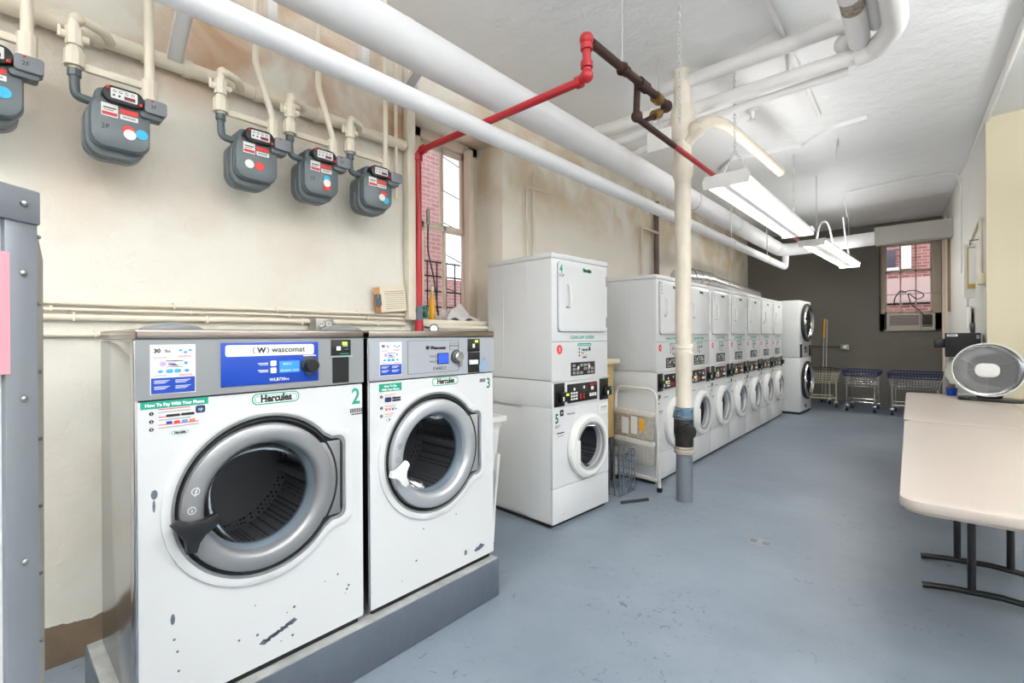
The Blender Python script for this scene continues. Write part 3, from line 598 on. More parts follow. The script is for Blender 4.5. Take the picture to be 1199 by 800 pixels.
# ------------------------------------------------------------------ stacked washer dryers
def stack_machine(label, loc, rot, nums, group):
    W, D = .70, .68
    t = thing('stacked_washer_dryer', label, 'stacked washer and dryer', loc, rot, group)
    b = MB(); b.box((0, .0, 1.062), (W, D, 1.945), WHITE, .006); b.box((-.004, -.006, 1.945), (W + .004, D, 1.983), WHITE, .006)
    for xx in (.18, .42): b.box((-.002, D - xx - .006, 1.12), (.001, D - xx, 1.93), WHITE)
    b.box((.0, -.002, 1.340), (W, .002, 1.345), GREY_I)
    b.build('dryer_cabinet', t)
    b = MB(); b.box((.0, .0, .862), (W, D, 1.057), WHITE, .005); b.box((-.003, -.012, 1.050), (W + .003, .02, 1.062), WHITE, .004); b.build('control_housing', t)
    b = MB()
    for a, c in (((0, .02, .03), (.012, D, .862)), ((W - .012, .02, .03), (W, D, .862)), ((0, D - .012, .03), (W, D, .862)), ((0, .02, .03), (W, D, .045)), ((0, .3, .84), (W, D, .862))): b.box(a, c, WHITE, .002)
    b.poly([rrect(0, .287, W, .862, .006, 2), circ(.405, .545, .20)], 0, .02, WHITE)
    b.build('washer_cabinet', t)
    b = MB(); b.box((0, .0, .03), (W, .02, .283), WHITE, .004); b.box((.12, -.002, .08), (.125, .0, .085), GREY_D); b.build('lower_panel', t)
    b = MB(); b.box((.01, .03, 0), (W - .01, D - .02, .03), RUBBER); b.build('base', t)
    # dryer door
    b = MB(); b.poly([rrect(.062, 1.412, .655, 1.926, .03)], -.004, .001, GREY_D); b.poly([rrect(.066, 1.420, .651, 1.922, .028)], -.018, -.003, WHITE, bev=.004)
    b.text('Hercules', .40, 1.872, .036, GREEN, -.0190, 'CENTER', bold=.004, sx=.8); b.text('Hercules', .40, 1.872, .036, INK, -.0195, 'CENTER', bold=.0016, sx=.8)
    d = b.build('dryer_door', t)
    b = MB(); b.tube([(.165, -.018, 1.765), (.165, -.042, 1.755), (.165, -.046, 1.62), (.165, -.018, 1.60)], .008, WHITE2, 8, .02); b.box((.140, -.026, 1.588), (.185, -.018, 1.600), GREY_I, .003); b.build('door_handle', d)
    for zz in (1.82, 1.49):
        b = MB(); b.cyl((.664, -.012, zz - .04), (.664, -.012, zz + .04), .006, GREY_I, seg=10); b.build('hinge', d)
    b = MB(); b.text('CLEAN LINT SCREEN', .36, 1.362, .034, GREEN, -.001, 'CENTER', bold=.0008, sx=.95); b.build('lint_lettering', t)
    b = MB(); b.sphere((.085, .0, 1.285), .032, RED_S, (1, .05, 1.1), 20); b.box((.082, -.003, 1.27), (.088, -.001, 1.300), PAPER); b.build('round_sticker', t)
    b = MB(); pay_label(b, .30, 1.335, .16, 0, True) if False else None
    b.box((.30, -.001, 1.305), (.47, 0, 1.328), GREEN); b.text('How To Pay With Your Phone', .385, 1.311, .0135, PAPER, -.0014, 'CENTER', bold=.0003, sx=.9)
    for k in range(3):
        b.lathe([(0, 0), (.008, 0), (.008, .0006)], (.320, -.001, 1.285 - k * .025), (0, -1, 0), INK, 12)
        b.box((.345, -.001, 1.285 - k * .025), (.43, 0, 1.288 - k * .025), GREY_I)
    for xx in (.355, .395): b.box((xx, -.0012, 1.270), (xx + .034, 0, 1.281), INK)
    b.box((.44, -.0012, 1.268), (.462, 0, 1.298), NAVY_I); b.box((.365, -.0012, 1.215), (.41, 0, 1.225), INK)
    b.box((.345, -.0012, 1.248), (.375, 0, 1.256), RED_S)
    b.build('pay_instructions', t)
    b = MB(); b.box((.215, -.006, 1.085), (.515, .001, 1.185), BLACK, .003)
    for k in range(6):
        for j in range(3):
            if (k + j) % 4 != 3: b.poly([rrect(.232 + k * .046, 1.097 + j * .028, .262 + k * .046, 1.113 + j * .028, .006), rrect(.235 + k * .046, 1.100 + j * .028, .259 + k * .046, 1.110 + j * .028, .004)], -.0072, -.005, PAPER)
    b.sphere((.30, -.007, 1.145), .012, PAPER, (1, .2, 1), 12); b.sphere((.44, -.007, 1.148), .012, PAPER, (1, .2, 1), 12)
    b.build('dryer_controls', t)
    # washer control strip
    b = MB(); b.box((.170, -.006, .885), (.545, .001, 1.025), BLACK, .003)
    for k in range(3):
        for j in range(3): b.box((.205 + k * .030, -.009, .905 + j * .022), (.225 + k * .030, -.005, .919 + j * .022), PAPER)
    for k in range(2): b.box((.320 + k * .040, -.009, .905), (.334 + k * .040, -.005, .945), REDLED)
    for k in range(3): b.box((.440 + k * .032, -.009, .915), (.462 + k * .032, -.005, .940), PAPER)
    b.box((.44, -.009, 1.002), (.53, -.005, 1.012), REDLED); b.sphere((.25, -.007, .985), .012, PAPER, (1, .2, 1), 12); b.sphere((.37, -.007, .992), .012, PAPER, (1, .2, 1), 12); b.box((.46, -.009, .965), (.49, -.005, .99), PAPER)
    b.build('washer_controls', t)
    for x0 in (.018, .580):
        b = MB(); b.box((x0, -.006, .872), (x0 + .118, .001, 1.040), BLACK, .003); b.box((x0 + .04, -.040, .905), (x0 + .125, -.005, .975), BLACK, .006)
        b.box((x0 + .095, -.043, .950), (x0 + .12, -.039, .965), LED if x0 < .1 else GREEN); b.box((x0 + .055, -.043, .915), (x0 + .070, -.039, .945), PAPER)
        b.build('card_reader', t)
    # washer front
    b = MB(); b.lathe([(.195, .012), (.238, .006), (.246, -.02), (.238, -.040), (.215, -.052), (.178, -.046), (.165, -.028), (.163, .02)], (.405, 0, .545), (0, 1, 0), WHITE2, 56)
    b.box((.212, -.058, .43), (.262, -.02, .61), WHITE2, .012); b.build_parent = None
    d = b.build('washer_door', t)
    b = MB(); b.lathe([(.165, -.02), (.155, .03), (.13, .08), (.0, .10)], (.405, 0, .545), (0, 1, 0), DGLASS, 48); b.build('door_glass', d)
    b = MB(); b.lathe([(.186, -.049), (.184, -.054), (.166, -.050), (.164, -.03)], (.405, 0, .545), (0, 1, 0), SILVER, 48); b.build('inner_ring', d)
    b = MB(); b.lathe([(.20, .02), (.235, .05), (.235, .38), (0, .42)], (.405, 0, .545), (0, 1, 0), DRUM, 32); b.build('drum', t)
    b = MB(); b.box((.565, -.005, .755), (.690, .001, .845), WHITE2, .004); b.poly([rrect(.588, .785, .672, .815, .008)], -.008, -.004, WHITE); b.box((.59, -.0085, .812), (.672, -.006, .817), GREY_D); b.build('detergent_drawer', t)
    b = MB()
    if nums:
        b.text(nums[0], .085, 1.842, .085, GREEN, -.0195, 'CENTER', bold=.002, sx=.8); b.text('TOP', .088, 1.812, .030, INK, -.0195, 'CENTER')
        b.text(nums[1], .030, .755, .095, GREEN_D, -.0012, bold=.003, sx=.8); b.box((.085, -.0012, .800), (.125, 0, .845), INK); b.box((.10, -.0016, .818), (.11, -.001, .828), PAPER)
        b.text('BOT', .030, .720, .028, INK, -.0012)
    else:
        for k in range(3): b.box((.080, -.0195, 1.895 - k * .032), (.094, -.018, 1.915 - k * .032), GREEN)
        b.box((.082, -.0195, 1.80), (.094, -.018, 1.815), INK); b.box((.035, -.0012, .79), (.055, 0, .84), GREEN_D); b.box((.062, -.0012, .805), (.085, 0, .84), INK); b.box((.035, -.0012, .75), (.055, 0, .765), INK)
    b.box((.05, -.0012, .675), (.13, 0, .683), INK); b.box((.06, -.0012, .655), (.12, 0, .660), GREY_I)
    b.text('Wascomat' if nums else '', .165, .800, .022, GREY_D, -.0012, bold=.0003) if nums else b.box((.16, -.0012, .800), (.26, 0, .810), GREY_I)
    b.build('number_stickers', t)
    return t
stack_machine('white stacked washer and dryer standing alone, numbered 4 on top and 5 below', (-2.036, 2.709, 0), PI / 2 - .06, ('4', '5'), None)
ordn = ['first white stacked washer and dryer of the long row, beside the folded step ladder',
        'white stacked washer and dryer directly behind the standing drain pipe, second in the row',
        'third white stacked washer and dryer along the wall row, just past the drain pipe',
        'fourth white stacked washer and dryer, the middle one of the long row of seven',
        'fifth white stacked washer and dryer along the row, third from its far end',
        'sixth white stacked washer and dryer along the row, next to last at the far end',
        'last white stacked washer and dryer of the row, touching the stack with steel porthole doors']
G = 'row of stacked washer dryers along the wall'
s0 = stack_machine(ordn[0], (-1.925, 4.165, 0), PI / 2 + .008, None, G); s0.scale = (1.0, 1, .985)
for k in range(1, 7):
    c = dup(s0); c.location = (-1.925 - .006 * k, 4.165 + .722 * k, 0); c['label'] = ordn[k]

# far stack with two round chrome doors
t = thing('stacked_dryer', 'tall white stacked machine with two round steel porthole doors at the far end', 'stacked washer and dryer', (-1.745, 9.42, 0), PI / 2 - .05)
b = MB(); b.box((0, 0, .04), (.78, .78, .985), WHITE, .008); b.build('lower_cabinet', t)
b = MB(); b.box((0, 0, .99), (.78, .78, 1.985), WHITE, .008); b.build('upper_cabinet', t)
b = MB(); b.box((.02, .02, 0), (.76, .76, .04), RUBBER); b.build('base', t)
for zc in (1.60, .58):
    b = MB(); b.lathe([(.29, 0), (.335, -.01), (.34, -.04), (.31, -.055)], (.40, 0, zc), (0, 1, 0), RUBBER, 48); b.lathe([(.312, -.05), (.305, -.07), (.27, -.075), (.25, -.05), (.24, -.02)], (.40, 0, zc), (0, 1, 0), CHROME, 48); d = b.build('door', t)
    b = MB(); b.lathe([(.245, -.03), (.20, -.012), (0, -.008)], (.40, 0, zc), (0, 1, 0), mat('dark_glass_%d' % int(zc), '101114', .08), 40); b.build('door_glass', d)
    b = MB(); b.box((.10, -.085, zc - .03), (.14, -.05, zc + .03), CHROME, .008); b.build('door_handle', d)
b = MB(); b.box((.03, -.006, .99), (.16, .001, 1.22), BLACK, .003); b.box((.62, -.02, 1.0), (.76, .001, 1.20), BLACK, .005); b.box((.25, -.006, 1.06), (.55, .001, 1.19), STEEL_L, .003); b.box((.30, -.009, 1.12), (.42, -.005, 1.17), BLACK); b.box((.36, -.009, 1.07), (.40, -.005, 1.10), INK); b.build('controls', t)
b = MB(); b.box((.34, -.004, .09), (.42, .001, .15), INK); b.build('foot_badge', t)

# ------------------------------------------------------------------ gas meters and their pipes
def meter(label, yc, zc, discs, mark, rot=0.0):
    """local x = world +Y, local y = into the wall"""
    t = thing('gas_meter', label, 'gas meter', (-2.47, yc + .015, zc + .04), PI / 2, 'gas meters on the left wall'); t.scale = (.80, .80, .80)
    b = MB()
    b.poly([rrect(-.125, -.16, .105, .10, .07, 8)], .075, .20, METER, bev=.008); b.poly([rrect(-.135, -.17, .10, .02, .07, 8)], .12, .135, METER, bev=.004)
    b.poly([rrect(-.09, -.02, .10, .165, .03)], .05, .18, METER, bev=.008)
    b.build('body', t)
    b = MB(); b.poly([rrect(-.108, -.122, .112, .108, .055, 8)], .02, .085, METER, bev=.010); b.poly([rrect(-.118, -.132, .122, .112, .06, 8)], .055, .07, METER, bev=.004)
    for xx, zz in ((-.108, .06), (-.108, -.06), (.112, .05), (.112, -.05), (-.04, -.124), (.06, -.124), (-.06, .103)): b.cyl((xx, .045, zz), (xx, .075, zz), .009, METER, seg=10)
    b.build('front_cover', t)
    b = MB(); b.poly([rrect(-.07, .095, .085, .165, .034, 8)], -.012, .06, BLACK, bev=.006)
    b.poly([rrect(-.045, .106, .062, .157, .006)], -.016, -.010, WHITE2)
    for k in range(4):
        b.lathe([(0, 0), (.007, 0), (.007, .0008), (0, .0008)], (-.03 + k * .024, -.016, .143), (0, -1, 0), INK, 12); b.lathe([(0, .001), (.0045, .001)], (-.03 + k * .024, -.016, .143), (0, -1, 0), PAPER, 12)
    for k in range(2): b.lathe([(0, 0), (.005, 0), (.005, .0008), (0, .0008)], (-.033 + k * .022, -.016, .122), (0, -1, 0), INK, 12)
    b.box((.008, -.018, .112), (.052, -.015, .128), mat_maroon)
    b.sphere((-.057, -.012, .155), .009, RED_S, seg=10); b.sphere((.076, -.012, .105), .009, RED_S, seg=10)
    b.build('index_dial', t)
    b = MB(); b.poly([rrect(.095, .085, .185, .15, .012)], -.02, .06, METER_L, bev=.004); b.poly([rrect(.08, .06, .17, .085, .01)], .0, .07, METER, bev=.004)
    if mark: b.text(mark, .115, .105, .028, INK, -.0205)
    b.sphere((.125, -.02, .145), .006, RED_S, seg=8)
    b.build('outlet_box', t)
    b = MB(); b.tube([(-.165, .13, .245), (-.165, .13, .165), (-.16, .125, .115), (-.10, .11, .105), (-.06, .11, .105)], .021, METER, 12, .045); b.cyl((-.165, .13, .215), (-.165, .13, .250), .028, METER, seg=8); b.cyl((-.085, .11, .115), (-.06, .11, .115), .03, METER, seg=8); b.build('inlet_elbow', t)
    b = MB(); b.box((-.078, .018, .02), (-.012, .0205, .085), PAPER); b.box((-.075, .017, .026), (-.015, .0185, .042), REDLED); b.box((-.070, .017, .060), (-.02, .0185, .066), INK); b.box((-.070, .017, .050), (-.03, .0185, .053), INK)
    b.box((-.004, .018, .052), (.070, .0205, .076), RED_S); b.box((-.004, .018, .022), (.070, .0205, .046), PAPER)
    for k in range(12): b.box((.006 + k * .0045, .017, .030), (.008 + k * .0045, .0185, .040), INK)
    b.build('label', t)
    for (xx, zz, mm) in discs:
        b = MB(); b.lathe([(0, 0), (.026, 0), (.026, .002), (0, .002)], (xx, .018 if mm is not PAPER else .016, zz), (0, -1, 0), mm, 24); b.build('round_sticker', t)
    if mark: b = MB(); b.text(mark, -.08, -.045, .036, INK, .0185); b.build('floor_mark', t)
    return t
mat_maroon = mat('maroon_ink', '7A1F35', .5)
METERS = [
    ('gas meter cut off by the left edge of the picture, with a pale blue disc', -.005, 2.25, [(.02, -.055, CYAN_S), (.06, -.03, CYAN_S)], '2F'),
    ('gas meter marked 3F, second from the left, with a white and a blue disc', .372, 2.225, [(.035, -.05, PAPER), (.085, -.035, CYAN_S), (.03, -.03, RED_S)], '3F'),
    ('gas meter in the middle of the row with a red disc beside a white one', .895, 2.225, [(-.045, -.045, CYAN_S), (-.045, -.045, PAPER), (.012, -.045, RED_S)], ''),
    ('gas meter second from the window with a blue disc above a white one', 1.225, 2.225, [(.035, -.02, CYAN_S), (.035, -.045, PAPER), (.035, -.07, RED_S)], '5F'),
    ('rightmost gas meter, nearest the window, with red, white and blue discs', 1.575, 2.225, [(.045, -.025, RED_S), (.03, -.05, PAPER), (.065, -.065, CYAN_S)], '')]
for m_ in METERS: meter(*m_)

XP = -2.574
names_r = ['running straight up at the left picture edge', 'running straight up above the meter marked 3F', 'kinked outward above the middle gas meter', 'kinked outward above the second meter from the window', 'running straight up beside the rightmost meter']
for i, m_ in enumerate(METERS):
    yc, zc = m_[1], m_[2]; yv = yc - .117; yr = yc + .127
    b = MB()   # supply drop: header tee -> valve -> union
    b.tube([(-2.70, yv + .13, zc + .46), (-2.62, yv + .10, zc + .455), (XP + .0, yv, zc + .455), (XP, yv, zc + .38), (XP, yv, zc + .23)], .019, CREAM_P, 12, .05)
    b.sphere((XP, yv + .01, zc + .445), .026, CREAM_P, seg=12)
    t = thing('gas_supply_pipe', ['cream gas supply drop at the left picture edge', 'cream gas supply drop with valve left of the meter marked 3F', 'cream gas supply drop with valve left of the middle gas meter', 'cream gas supply drop with valve between the third and fourth gas meters', 'cream gas supply drop with valve left of the rightmost gas meter'][i], 'gas pipe', (0, 0, 0), 0, 'gas supply drops')
    b.build('pipe', t)
    b = MB(); b.cyl((XP, yv, zc + .335), (XP, yv, zc + .405), .028, CREAM_P, seg=8); b.cyl((XP - .0, yv - .04, zc + .37), (XP, yv + .045, zc + .37), .016, CREAM_P, seg=10); b.box((XP - .006, yv - .05, zc + .355), (XP + .006, yv - .04, zc + .40), CREAM_P, .002); b.build('valve', t)
    b = MB(); b.cyl((XP, yv, zc + .25), (XP, yv, zc + .31), .034, CREAM_P, seg=10); b.cyl((XP, yv, zc + .30), (XP, yv, zc + .325), .026, CREAM_P, seg=10); b.build('union', t)
    b = MB(); b.box((XP - .014, yv + .03, zc + .245), (XP + .006, yr + .02, zc + .275), CREAM_P, .003); b.build('meter_bar', t)
    b = MB()
    if i in (2, 3):
        off = .085
        b.tube([(XP, yr, zc + .16), (XP, yr, zc + .30), (XP, yr - off, zc + .56), (XP, yr - off, ZC)], .016, CREAM_P, 12, .03)
    else: b.tube([(XP, yr, zc + .16), (XP, yr, ZC)], .019 if i < 2 else .015, CREAM_P, 12)
    t = thing('gas_riser_pipe', 'cream gas riser pipe ' + names_r[i], 'gas pipe', (0, 0, 0), 0, 'gas risers'); b.build('pipe', t)
    b = MB(); b.cyl((XP, yr, zc + .20), (XP, yr, zc + .29), .030, CREAM_P, seg=10); b.cyl((XP, yr, zc + .19), (XP, yr, zc + .205), .036, CREAM_P, seg=10); b.build('coupling', t)
b = MB(); b.tube([(-2.725, -1.5, 2.70), (-2.725, 1.95, 2.70)], .035, CREAM_P, 14)
for yy in (-.4, .12, .33, .50, .66, .80, .98, 1.32, 1.55): b.cyl((-2.725, yy, 2.70), (-2.725, yy + .035, 2.70), .042, CREAM_P, seg=12)
tag(b.build('gas_header_pipe'), 'thick cream gas main running along the wall above the meters', 'gas pipe')
b = MB(); b.tube([(-2.735, 1.70, 2.05), (-2.735, 1.70, ZC)], .012, CREAM_P, 8); 
b.bm.free()
b = MB(); b.box((-2.765, 1.965, 1.50), (-2.70, 2.028, ZC), CREAM_P, .006); tag(b.build('corner_pipe_casing'), 'narrow cream casing running up the wall corner left of the red riser', 'pipe casing')
b = MB(); b.tube([(-2.72, 1.88, 2.32), (-2.72, 1.88, ZC)], .012, CREAM_P, 8); tag(b.build('thin_wall_pipe'), 'thin cream pipe climbing the wall just right of the last gas meter', 'pipe')

# wall conduits low on the left wall
cl = ['topmost thin cream conduit along the left wall', 'second thin cream conduit from the top along the left wall', 'thickest cream conduit along the left wall above the washers', 'lowest cream conduit along the left wall behind the washers']
for k, (z, r) in enumerate(((1.54, .010), (1.512, .007), (1.478, .014), (1.405, .011))):
    b = MB(); b.tube([(XL + .018, -2.5, z), (XL + .018, .5, z - .004), (XL + .018, .9, z), (XL + .018, 1.96, z - .003)], r, CREAM_P, 10)
    for yy in (.12, .62, 1.1, 1.6): b.box((XL + .001, yy + k * .07, z - r - .006), (XL + .02 + r, yy + k * .07 + .010, z + r + .003), CREAM_P, .001)
    tag(b.build('wall_conduit'), cl[k], 'conduit', 'conduits on the left wall')
t = thing('power_outlet', 'grey surface-mounted double power outlet on the conduit behind the washers', 'power outlet', (-2.70, 1.345, 1.455), PI / 2)
b = MB(); b.box((-.055, -.03, -.035), (.055, .065, .04), GALV, .004); b.build('box', t)
for xx in (-.022, .022):
    b = MB(); b.lathe([(0, 0), (.017, 0), (.017, .003), (0, .003)], (xx, -.031, .005), (0, -1, 0), WHITE2, 16); b.box((xx - .006, -.036, .004), (xx - .003, -.033, .014), INK); b.box((xx + .003, -.036, .004), (xx + .006, -.033, .014), INK); b.build('socket', t)
# ledge pipes under the window
for k, z in enumerate((1.455, 1.405)):
    b = MB(); b.tube([(-2.73, 2.06, z), (-2.73, 3.06, z)], .016, CREAM_P, 10); tag(b.build('ledge_pipe'), ['upper', 'lower'][k] + ' cream pipe running under the window sill behind washer 3', 'pipe', 'pipes under the window sill')
# clipboard
t = thing('clipboard', 'brown clipboard of handwritten forms leaning on the wall left of the window', 'clipboard', (-2.71, 1.845, 1.555), PI / 2)
M = Matrix.Rotation(math.radians(-6), 4, 'Y')
b = MB(); b.box((-.13, .012, 0), (.115, .018, .165), mat('brown_board', 'B07A48', .5), .001, M); b.build('board', t)
b = MB(); b.box((-.085, .008, -.002), (.115, .0115, .172), mat('form_paper', 'E6DAC2', .7), 0, M)
for k in range(9): b.box((-.05, .0072, .02 + k * .014), (.10, .008, .0225 + k * .014), GREY_I if k < 7 else INK, 0, M)
b.build('paper', t)
b = MB(); b.box((-.125, -.004, .045), (-.085, .010, .12), GREY_D, .003, M); b.tube([(-.12, -.006, .06), (-.13, -.015, .08), (-.12, -.006, .10)], .003, CHROME, 6); b.build('clip', t)
# things in the window bay
b = MB(); b.tube([(-3.05, 2.40, 1.51), (-3.05, 2.40, 1.58)], .02, mat('candle_holder', 'E8D6BE', .5)); b.bm.free()
t = thing('yellow_bottle', 'slim yellow bottle standing on the window sill', 'bottle', (-3.02, 2.42, 1.51))
YEL = mat('yellow_plastic', 'F0B22A', .4)
b = MB(); b.lathe([(0, 0), (.024, 0), (.026, .02), (.026, .15), (.012, .20), (.012, .24), (0, .24)], (0, 0, 0), (0, 0, 1), YEL, 20); b.build('body', t)
b = MB(); b.lathe([(.014, .24), (.014, .275), (0, .275)], (0, 0, 0), (0, 0, 1), WHITE2, 16); b.build('cap', t)
t = bmesh.new(); bmesh.ops.create_grid(t, x_segments=28, y_segments=20, size=.5)
for v in t.verts:
    x, y = v.co.x, v.co.y; r = max(abs(x), abs(y)) * 2
    v.co = Vector((x * .20, y * .36, max(0, (1 - r ** 2)) * .085 * (1 + .5 * math.sin(9 * x + 6 * y)) + .014 * math.sin(14 * y + 5 * x) * math.cos(6 * x) + .012))
bm_ = MB(); bm_.merge(t, mat('white_cloth', 'E6E2E0', .8, var=.12, vscale=18)); o = bm_.build('folded_cloth'); md = o.modifiers.new('s', 'SOLIDIFY'); md.thickness = .006; md.offset = 1; o.location = (-3.0, 2.66, 1.51)
tag(o, 'crumpled white cloth lying on the window sill', 'cloth')
b = MB(); b.tube([(-2.95, 2.33, 2.28), (-2.93, 2.31, 2.05), (-2.92, 2.36, 1.85), (-2.92, 2.39, 1.65), (-2.88, 2.37, 1.55)], .006, BLACK, 8, .05)
b.tube([(-2.95, 2.33, 2.26), (-2.95, 2.33, 2.38)], .014, GALV, 10); tag(b.build('hanging_cable'), 'black cable hanging down the left side of the window', 'cable')
# pale pipes on the far left wall
def wallpipe(name, pts, r, m, label, cat='pipe', group=None, fil=.03):
    b = MB(); b.tube(pts, r, m, 12, fil); return tag(b.build(name), label, cat, group)
wallpipe('thin_wall_pipe', [(-2.83, 3.40, 1.2), (-2.84, 3.40, 2.78), (-2.84, 3.75, 2.80)], .012, CREAM_P, 'thin pipe turning sideways high on the wall above stack 4')
wallpipe('thin_wall_pipe', [(-2.85, 3.52, 1.2), (-2.85, 3.52, 2.95)], .012, CREAM_P, 'thin straight vertical pipe on the wall above stack 4')
wallpipe('thin_wall_pipe', [(wl2(5.9) + .05, 5.95, 1.5), (wl2(5.9) + .05, 5.95, 2.85), (wl2(5.9) + .05, 6.5, 2.85)], .018, CREAM_P, 'thin cream pipe on the wall just left of the drain pipe column')
wallpipe('dark_wall_pipe', [(wl2(6.4) + .05, 6.45, 1.5), (wl2(6.4) + .05, 6.45, 3.3)], .035, mat('brown_pipe', '6A5A50', .5), 'dark vertical pipe on the wall hidden behind the drain pipe column')

# ------------------------------------------------------------------ red sprinkler line
t = thing('red_sprinkler_pipe', 'red sprinkler riser by the window running across under the ceiling to an elbow', 'sprinkler pipe')
b = MB(); b.tube([(-2.70, 2.05, 1.60), (-2.70, 2.05, 2.685), (-1.31, 2.05, 2.685), (-1.31, 2.05, 2.885)], .022, RED_P, 14, .05); b.build('pipe', t)
for p0, p1 in (((-2.70, 2.05, 2.62), (-2.70, 2.05, 2.665)), ((-2.66, 2.05, 2.685), (-2.63, 2.05, 2.685)), ((-1.37, 2.05, 2.685), (-1.34, 2.05, 2.685)), ((-1.31, 2.05, 2.74), (-1.31, 2.05, 2.77)), ((-1.31, 2.05, 2.83), (-1.31, 2.05, 2.86))):
    b = MB(); b.cyl(p0, p1, .031, RED_P, seg=14); b.build('fitting', t)
b = MB(); b.sphere((-1.31, 2.05, 2.885), .036, RED_P, seg=16); b.build('elbow', t); b = MB(); b.sphere((-1.31, 2.05, 2.70), .034, RED_P, seg=16); b.build('elbow', t)
b = MB(); b.cyl((-2.70, 2.05, 1.42), (-2.70, 2.05, 1.50), .03, RED_P, seg=12); b.cyl((-2.70, 2.05, 1.50), (-2.70, 2.05, 1.60), .026, GREY_D, seg=12); b.cyl((-2.70, 2.02, 1.57), (-2.70, 2.10, 1.57), .012, GREY_D, seg=8); b.box((-2.71, 2.09, 1.52), (-2.69, 2.12, 1.60), GREEN_D, .003); b.build('valve', t)
MG = Matrix.Translation((-2.655, 2.14, 1.44)) @ Matrix.Rotation(math.radians(60), 4, 'Z')
b = MB(); t0 = MB(); b.tube([(-2.70, 2.07, 1.46), (-2.67, 2.13, 1.445)], .008, GREY_D, 8)
q_ = MG.to_3x3() @ Vector((0, -1, 0)); c_ = MG.translation
b.lathe([(.0, 0), (.032, 0), (.034, .004), (.034, .02), (0, .02)], c_, q_, BLACK, 24); g_ = b.build('gauge', t)
b = MB(); b.lathe([(0, .021), (.027, .021)], c_, q_, PAPER, 24); b.build('dial', g_)
t = thing('rusty_sprinkler_pipe', 'dark rusty iron pipe with valve loop under the ceiling beyond the red elbow', 'sprinkler pipe')
b = MB(); b.tube([(-1.31, 2.09, 2.89), (-1.31, 3.03, 2.90)], .024, RUST, 14); b.tube([(-1.34, 2.66, 2.90), (-1.36, 2.68, 2.72), (-1.36, 3.25, 2.715)], .020, RUST, 12, .04); b.build('pipe', t)
b = MB(); b.cyl((-1.31, 2.40, 2.893), (-1.31, 2.47, 2.893), .03, RUST, seg=12); b.build('coupling', t); b = MB(); b.cyl((-1.31, 2.62, 2.895), (-1.31, 2.72, 2.895), .034, RUST, seg=12); b.build('tee', t); b = MB(); b.sphere((-1.32, 3.03, 2.90), .04, RUST, seg=14); b.build('elbow', t); b = MB(); b.sphere((-1.36, 2.69, 2.73), .036, RUST, seg=14); b.build('elbow', t)
b = MB(); b.tube([(-1.32, 3.03, 2.88), (-1.36, 2.80, 2.74)], .016, RUST, 10); b.cyl((-1.335, 2.95, 2.83), (-1.345, 2.89, 2.80), .032, BRASS, seg=12); b.cyl((-1.31, 2.84, 2.89), (-1.31, 2.90, 2.89), .036, BRASS, seg=10); b.build('valve', t)
wallpipe('red_sprinkler_branch', [(-1.36, 3.25, 2.715), (-1.37, 4.1, 2.718), (-1.44, 7.9, 2.72)], .020, RED_P, 'long straight red pipe running to the back above the hanging lights', 'sprinkler pipe', fil=0)
b = MB(); b.cyl((-1.31, 2.42, 2.9), (-1.31, 2.42, ZC), .004, CHAIN_M, seg=6); b.tube([(-1.31 + .033 * math.cos(q), 2.42, 2.89 + .033 * math.sin(q)) for q in [k * PI / 5 for k in range(10)]], .005, RUST, 6, closed=True); tag(b.build('pipe_hanger'), 'thin rod hanger holding the rusty pipe from the ceiling', 'pipe hanger')

# ------------------------------------------------------------------ big overhead pipes
b = MB(); b.tube([(-2.0, -2.9, 2.607), (-2.0, 9.62, 2.600), (-2.0, 9.66, 2.80)], .053, WHITE_P, 24, .09)
tag(b.build('overhead_pipe'), 'slimmer lower white overhead pipe running along the left wall', 'overhead pipe')
t = thing('overhead_pipe', 'thick white wrapped overhead pipe running beside the slimmer one and turning at the back', 'overhead pipe')
b = MB(); b.tube([(-2.16, -2.9, 3.0), (-2.14, 4.5, 2.985), (-2.14, 9.95, 2.965), (-1.9, 10.15, 2.99), (-.75, 10.15, 3.02)], .115, WHITE_P, 28, .25); b.build('pipe', t)
b = MB(); b.cyl((-2.14, 9.5, 2.965), (-2.14, 9.53, 2.965), .12, WHITE_P, seg=24); b.build('wrap_band', t)
struct(MB().box((-.75, 10.02, 2.90), (.30, 10.28, 3.18), mat('soffit_paint', 'A9A59F', .6)).build('trim_2'))
for k, yy in enumerate((.62, 1.90)):
    b = MB(); t0 = bmesh.new()
    a = Vector((-2.70, yy, 2.70 + .29 * k)); c = Vector((-2.30, yy - .02, 2.92 + .26 * k)); 
    d = (c - a).normalized(); M = Matrix.Translation(a) @ d.to_track_quat('X', 'Z').to_matrix().to_4x4(); L_ = (c - a).length
    b.box((0, -.03, -.006), (L_, .03, .006), GALV2 if False else CEIL_P, .001, M); b.box((0, -.03, -.006), (L_, -.024, .03), CEIL_P, 0, M); b.box((0, .024, -.006), (L_, .03, .03), CEIL_P, 0, M)
    t0.free(); tag(b.build('pipe_brace'), ['slanted steel brace from the wall to the overhead pipes above the 3F meter', 'slanted steel brace glimpsed between the two overhead pipes near the window'][k], 'pipe brace', 'pipe braces')
for k, yy in enumerate((1.05, 1.62, 2.0)):
    b = MB(); b.box((-2.77, yy, 3.12), (-2.70, yy + .05, 3.3), CEIL_P, .003); b.box((-2.77, yy - .2, 3.14), (-2.755, yy, 3.15), RUST); tag(b.build('wall_bracket'), ['old wall bracket seen between the overhead pipes, nearest the camera', 'old wall bracket seen between the overhead pipes, the middle one', 'old wall bracket seen between the overhead pipes, nearest the window'][k], 'bracket', 'old wall brackets')
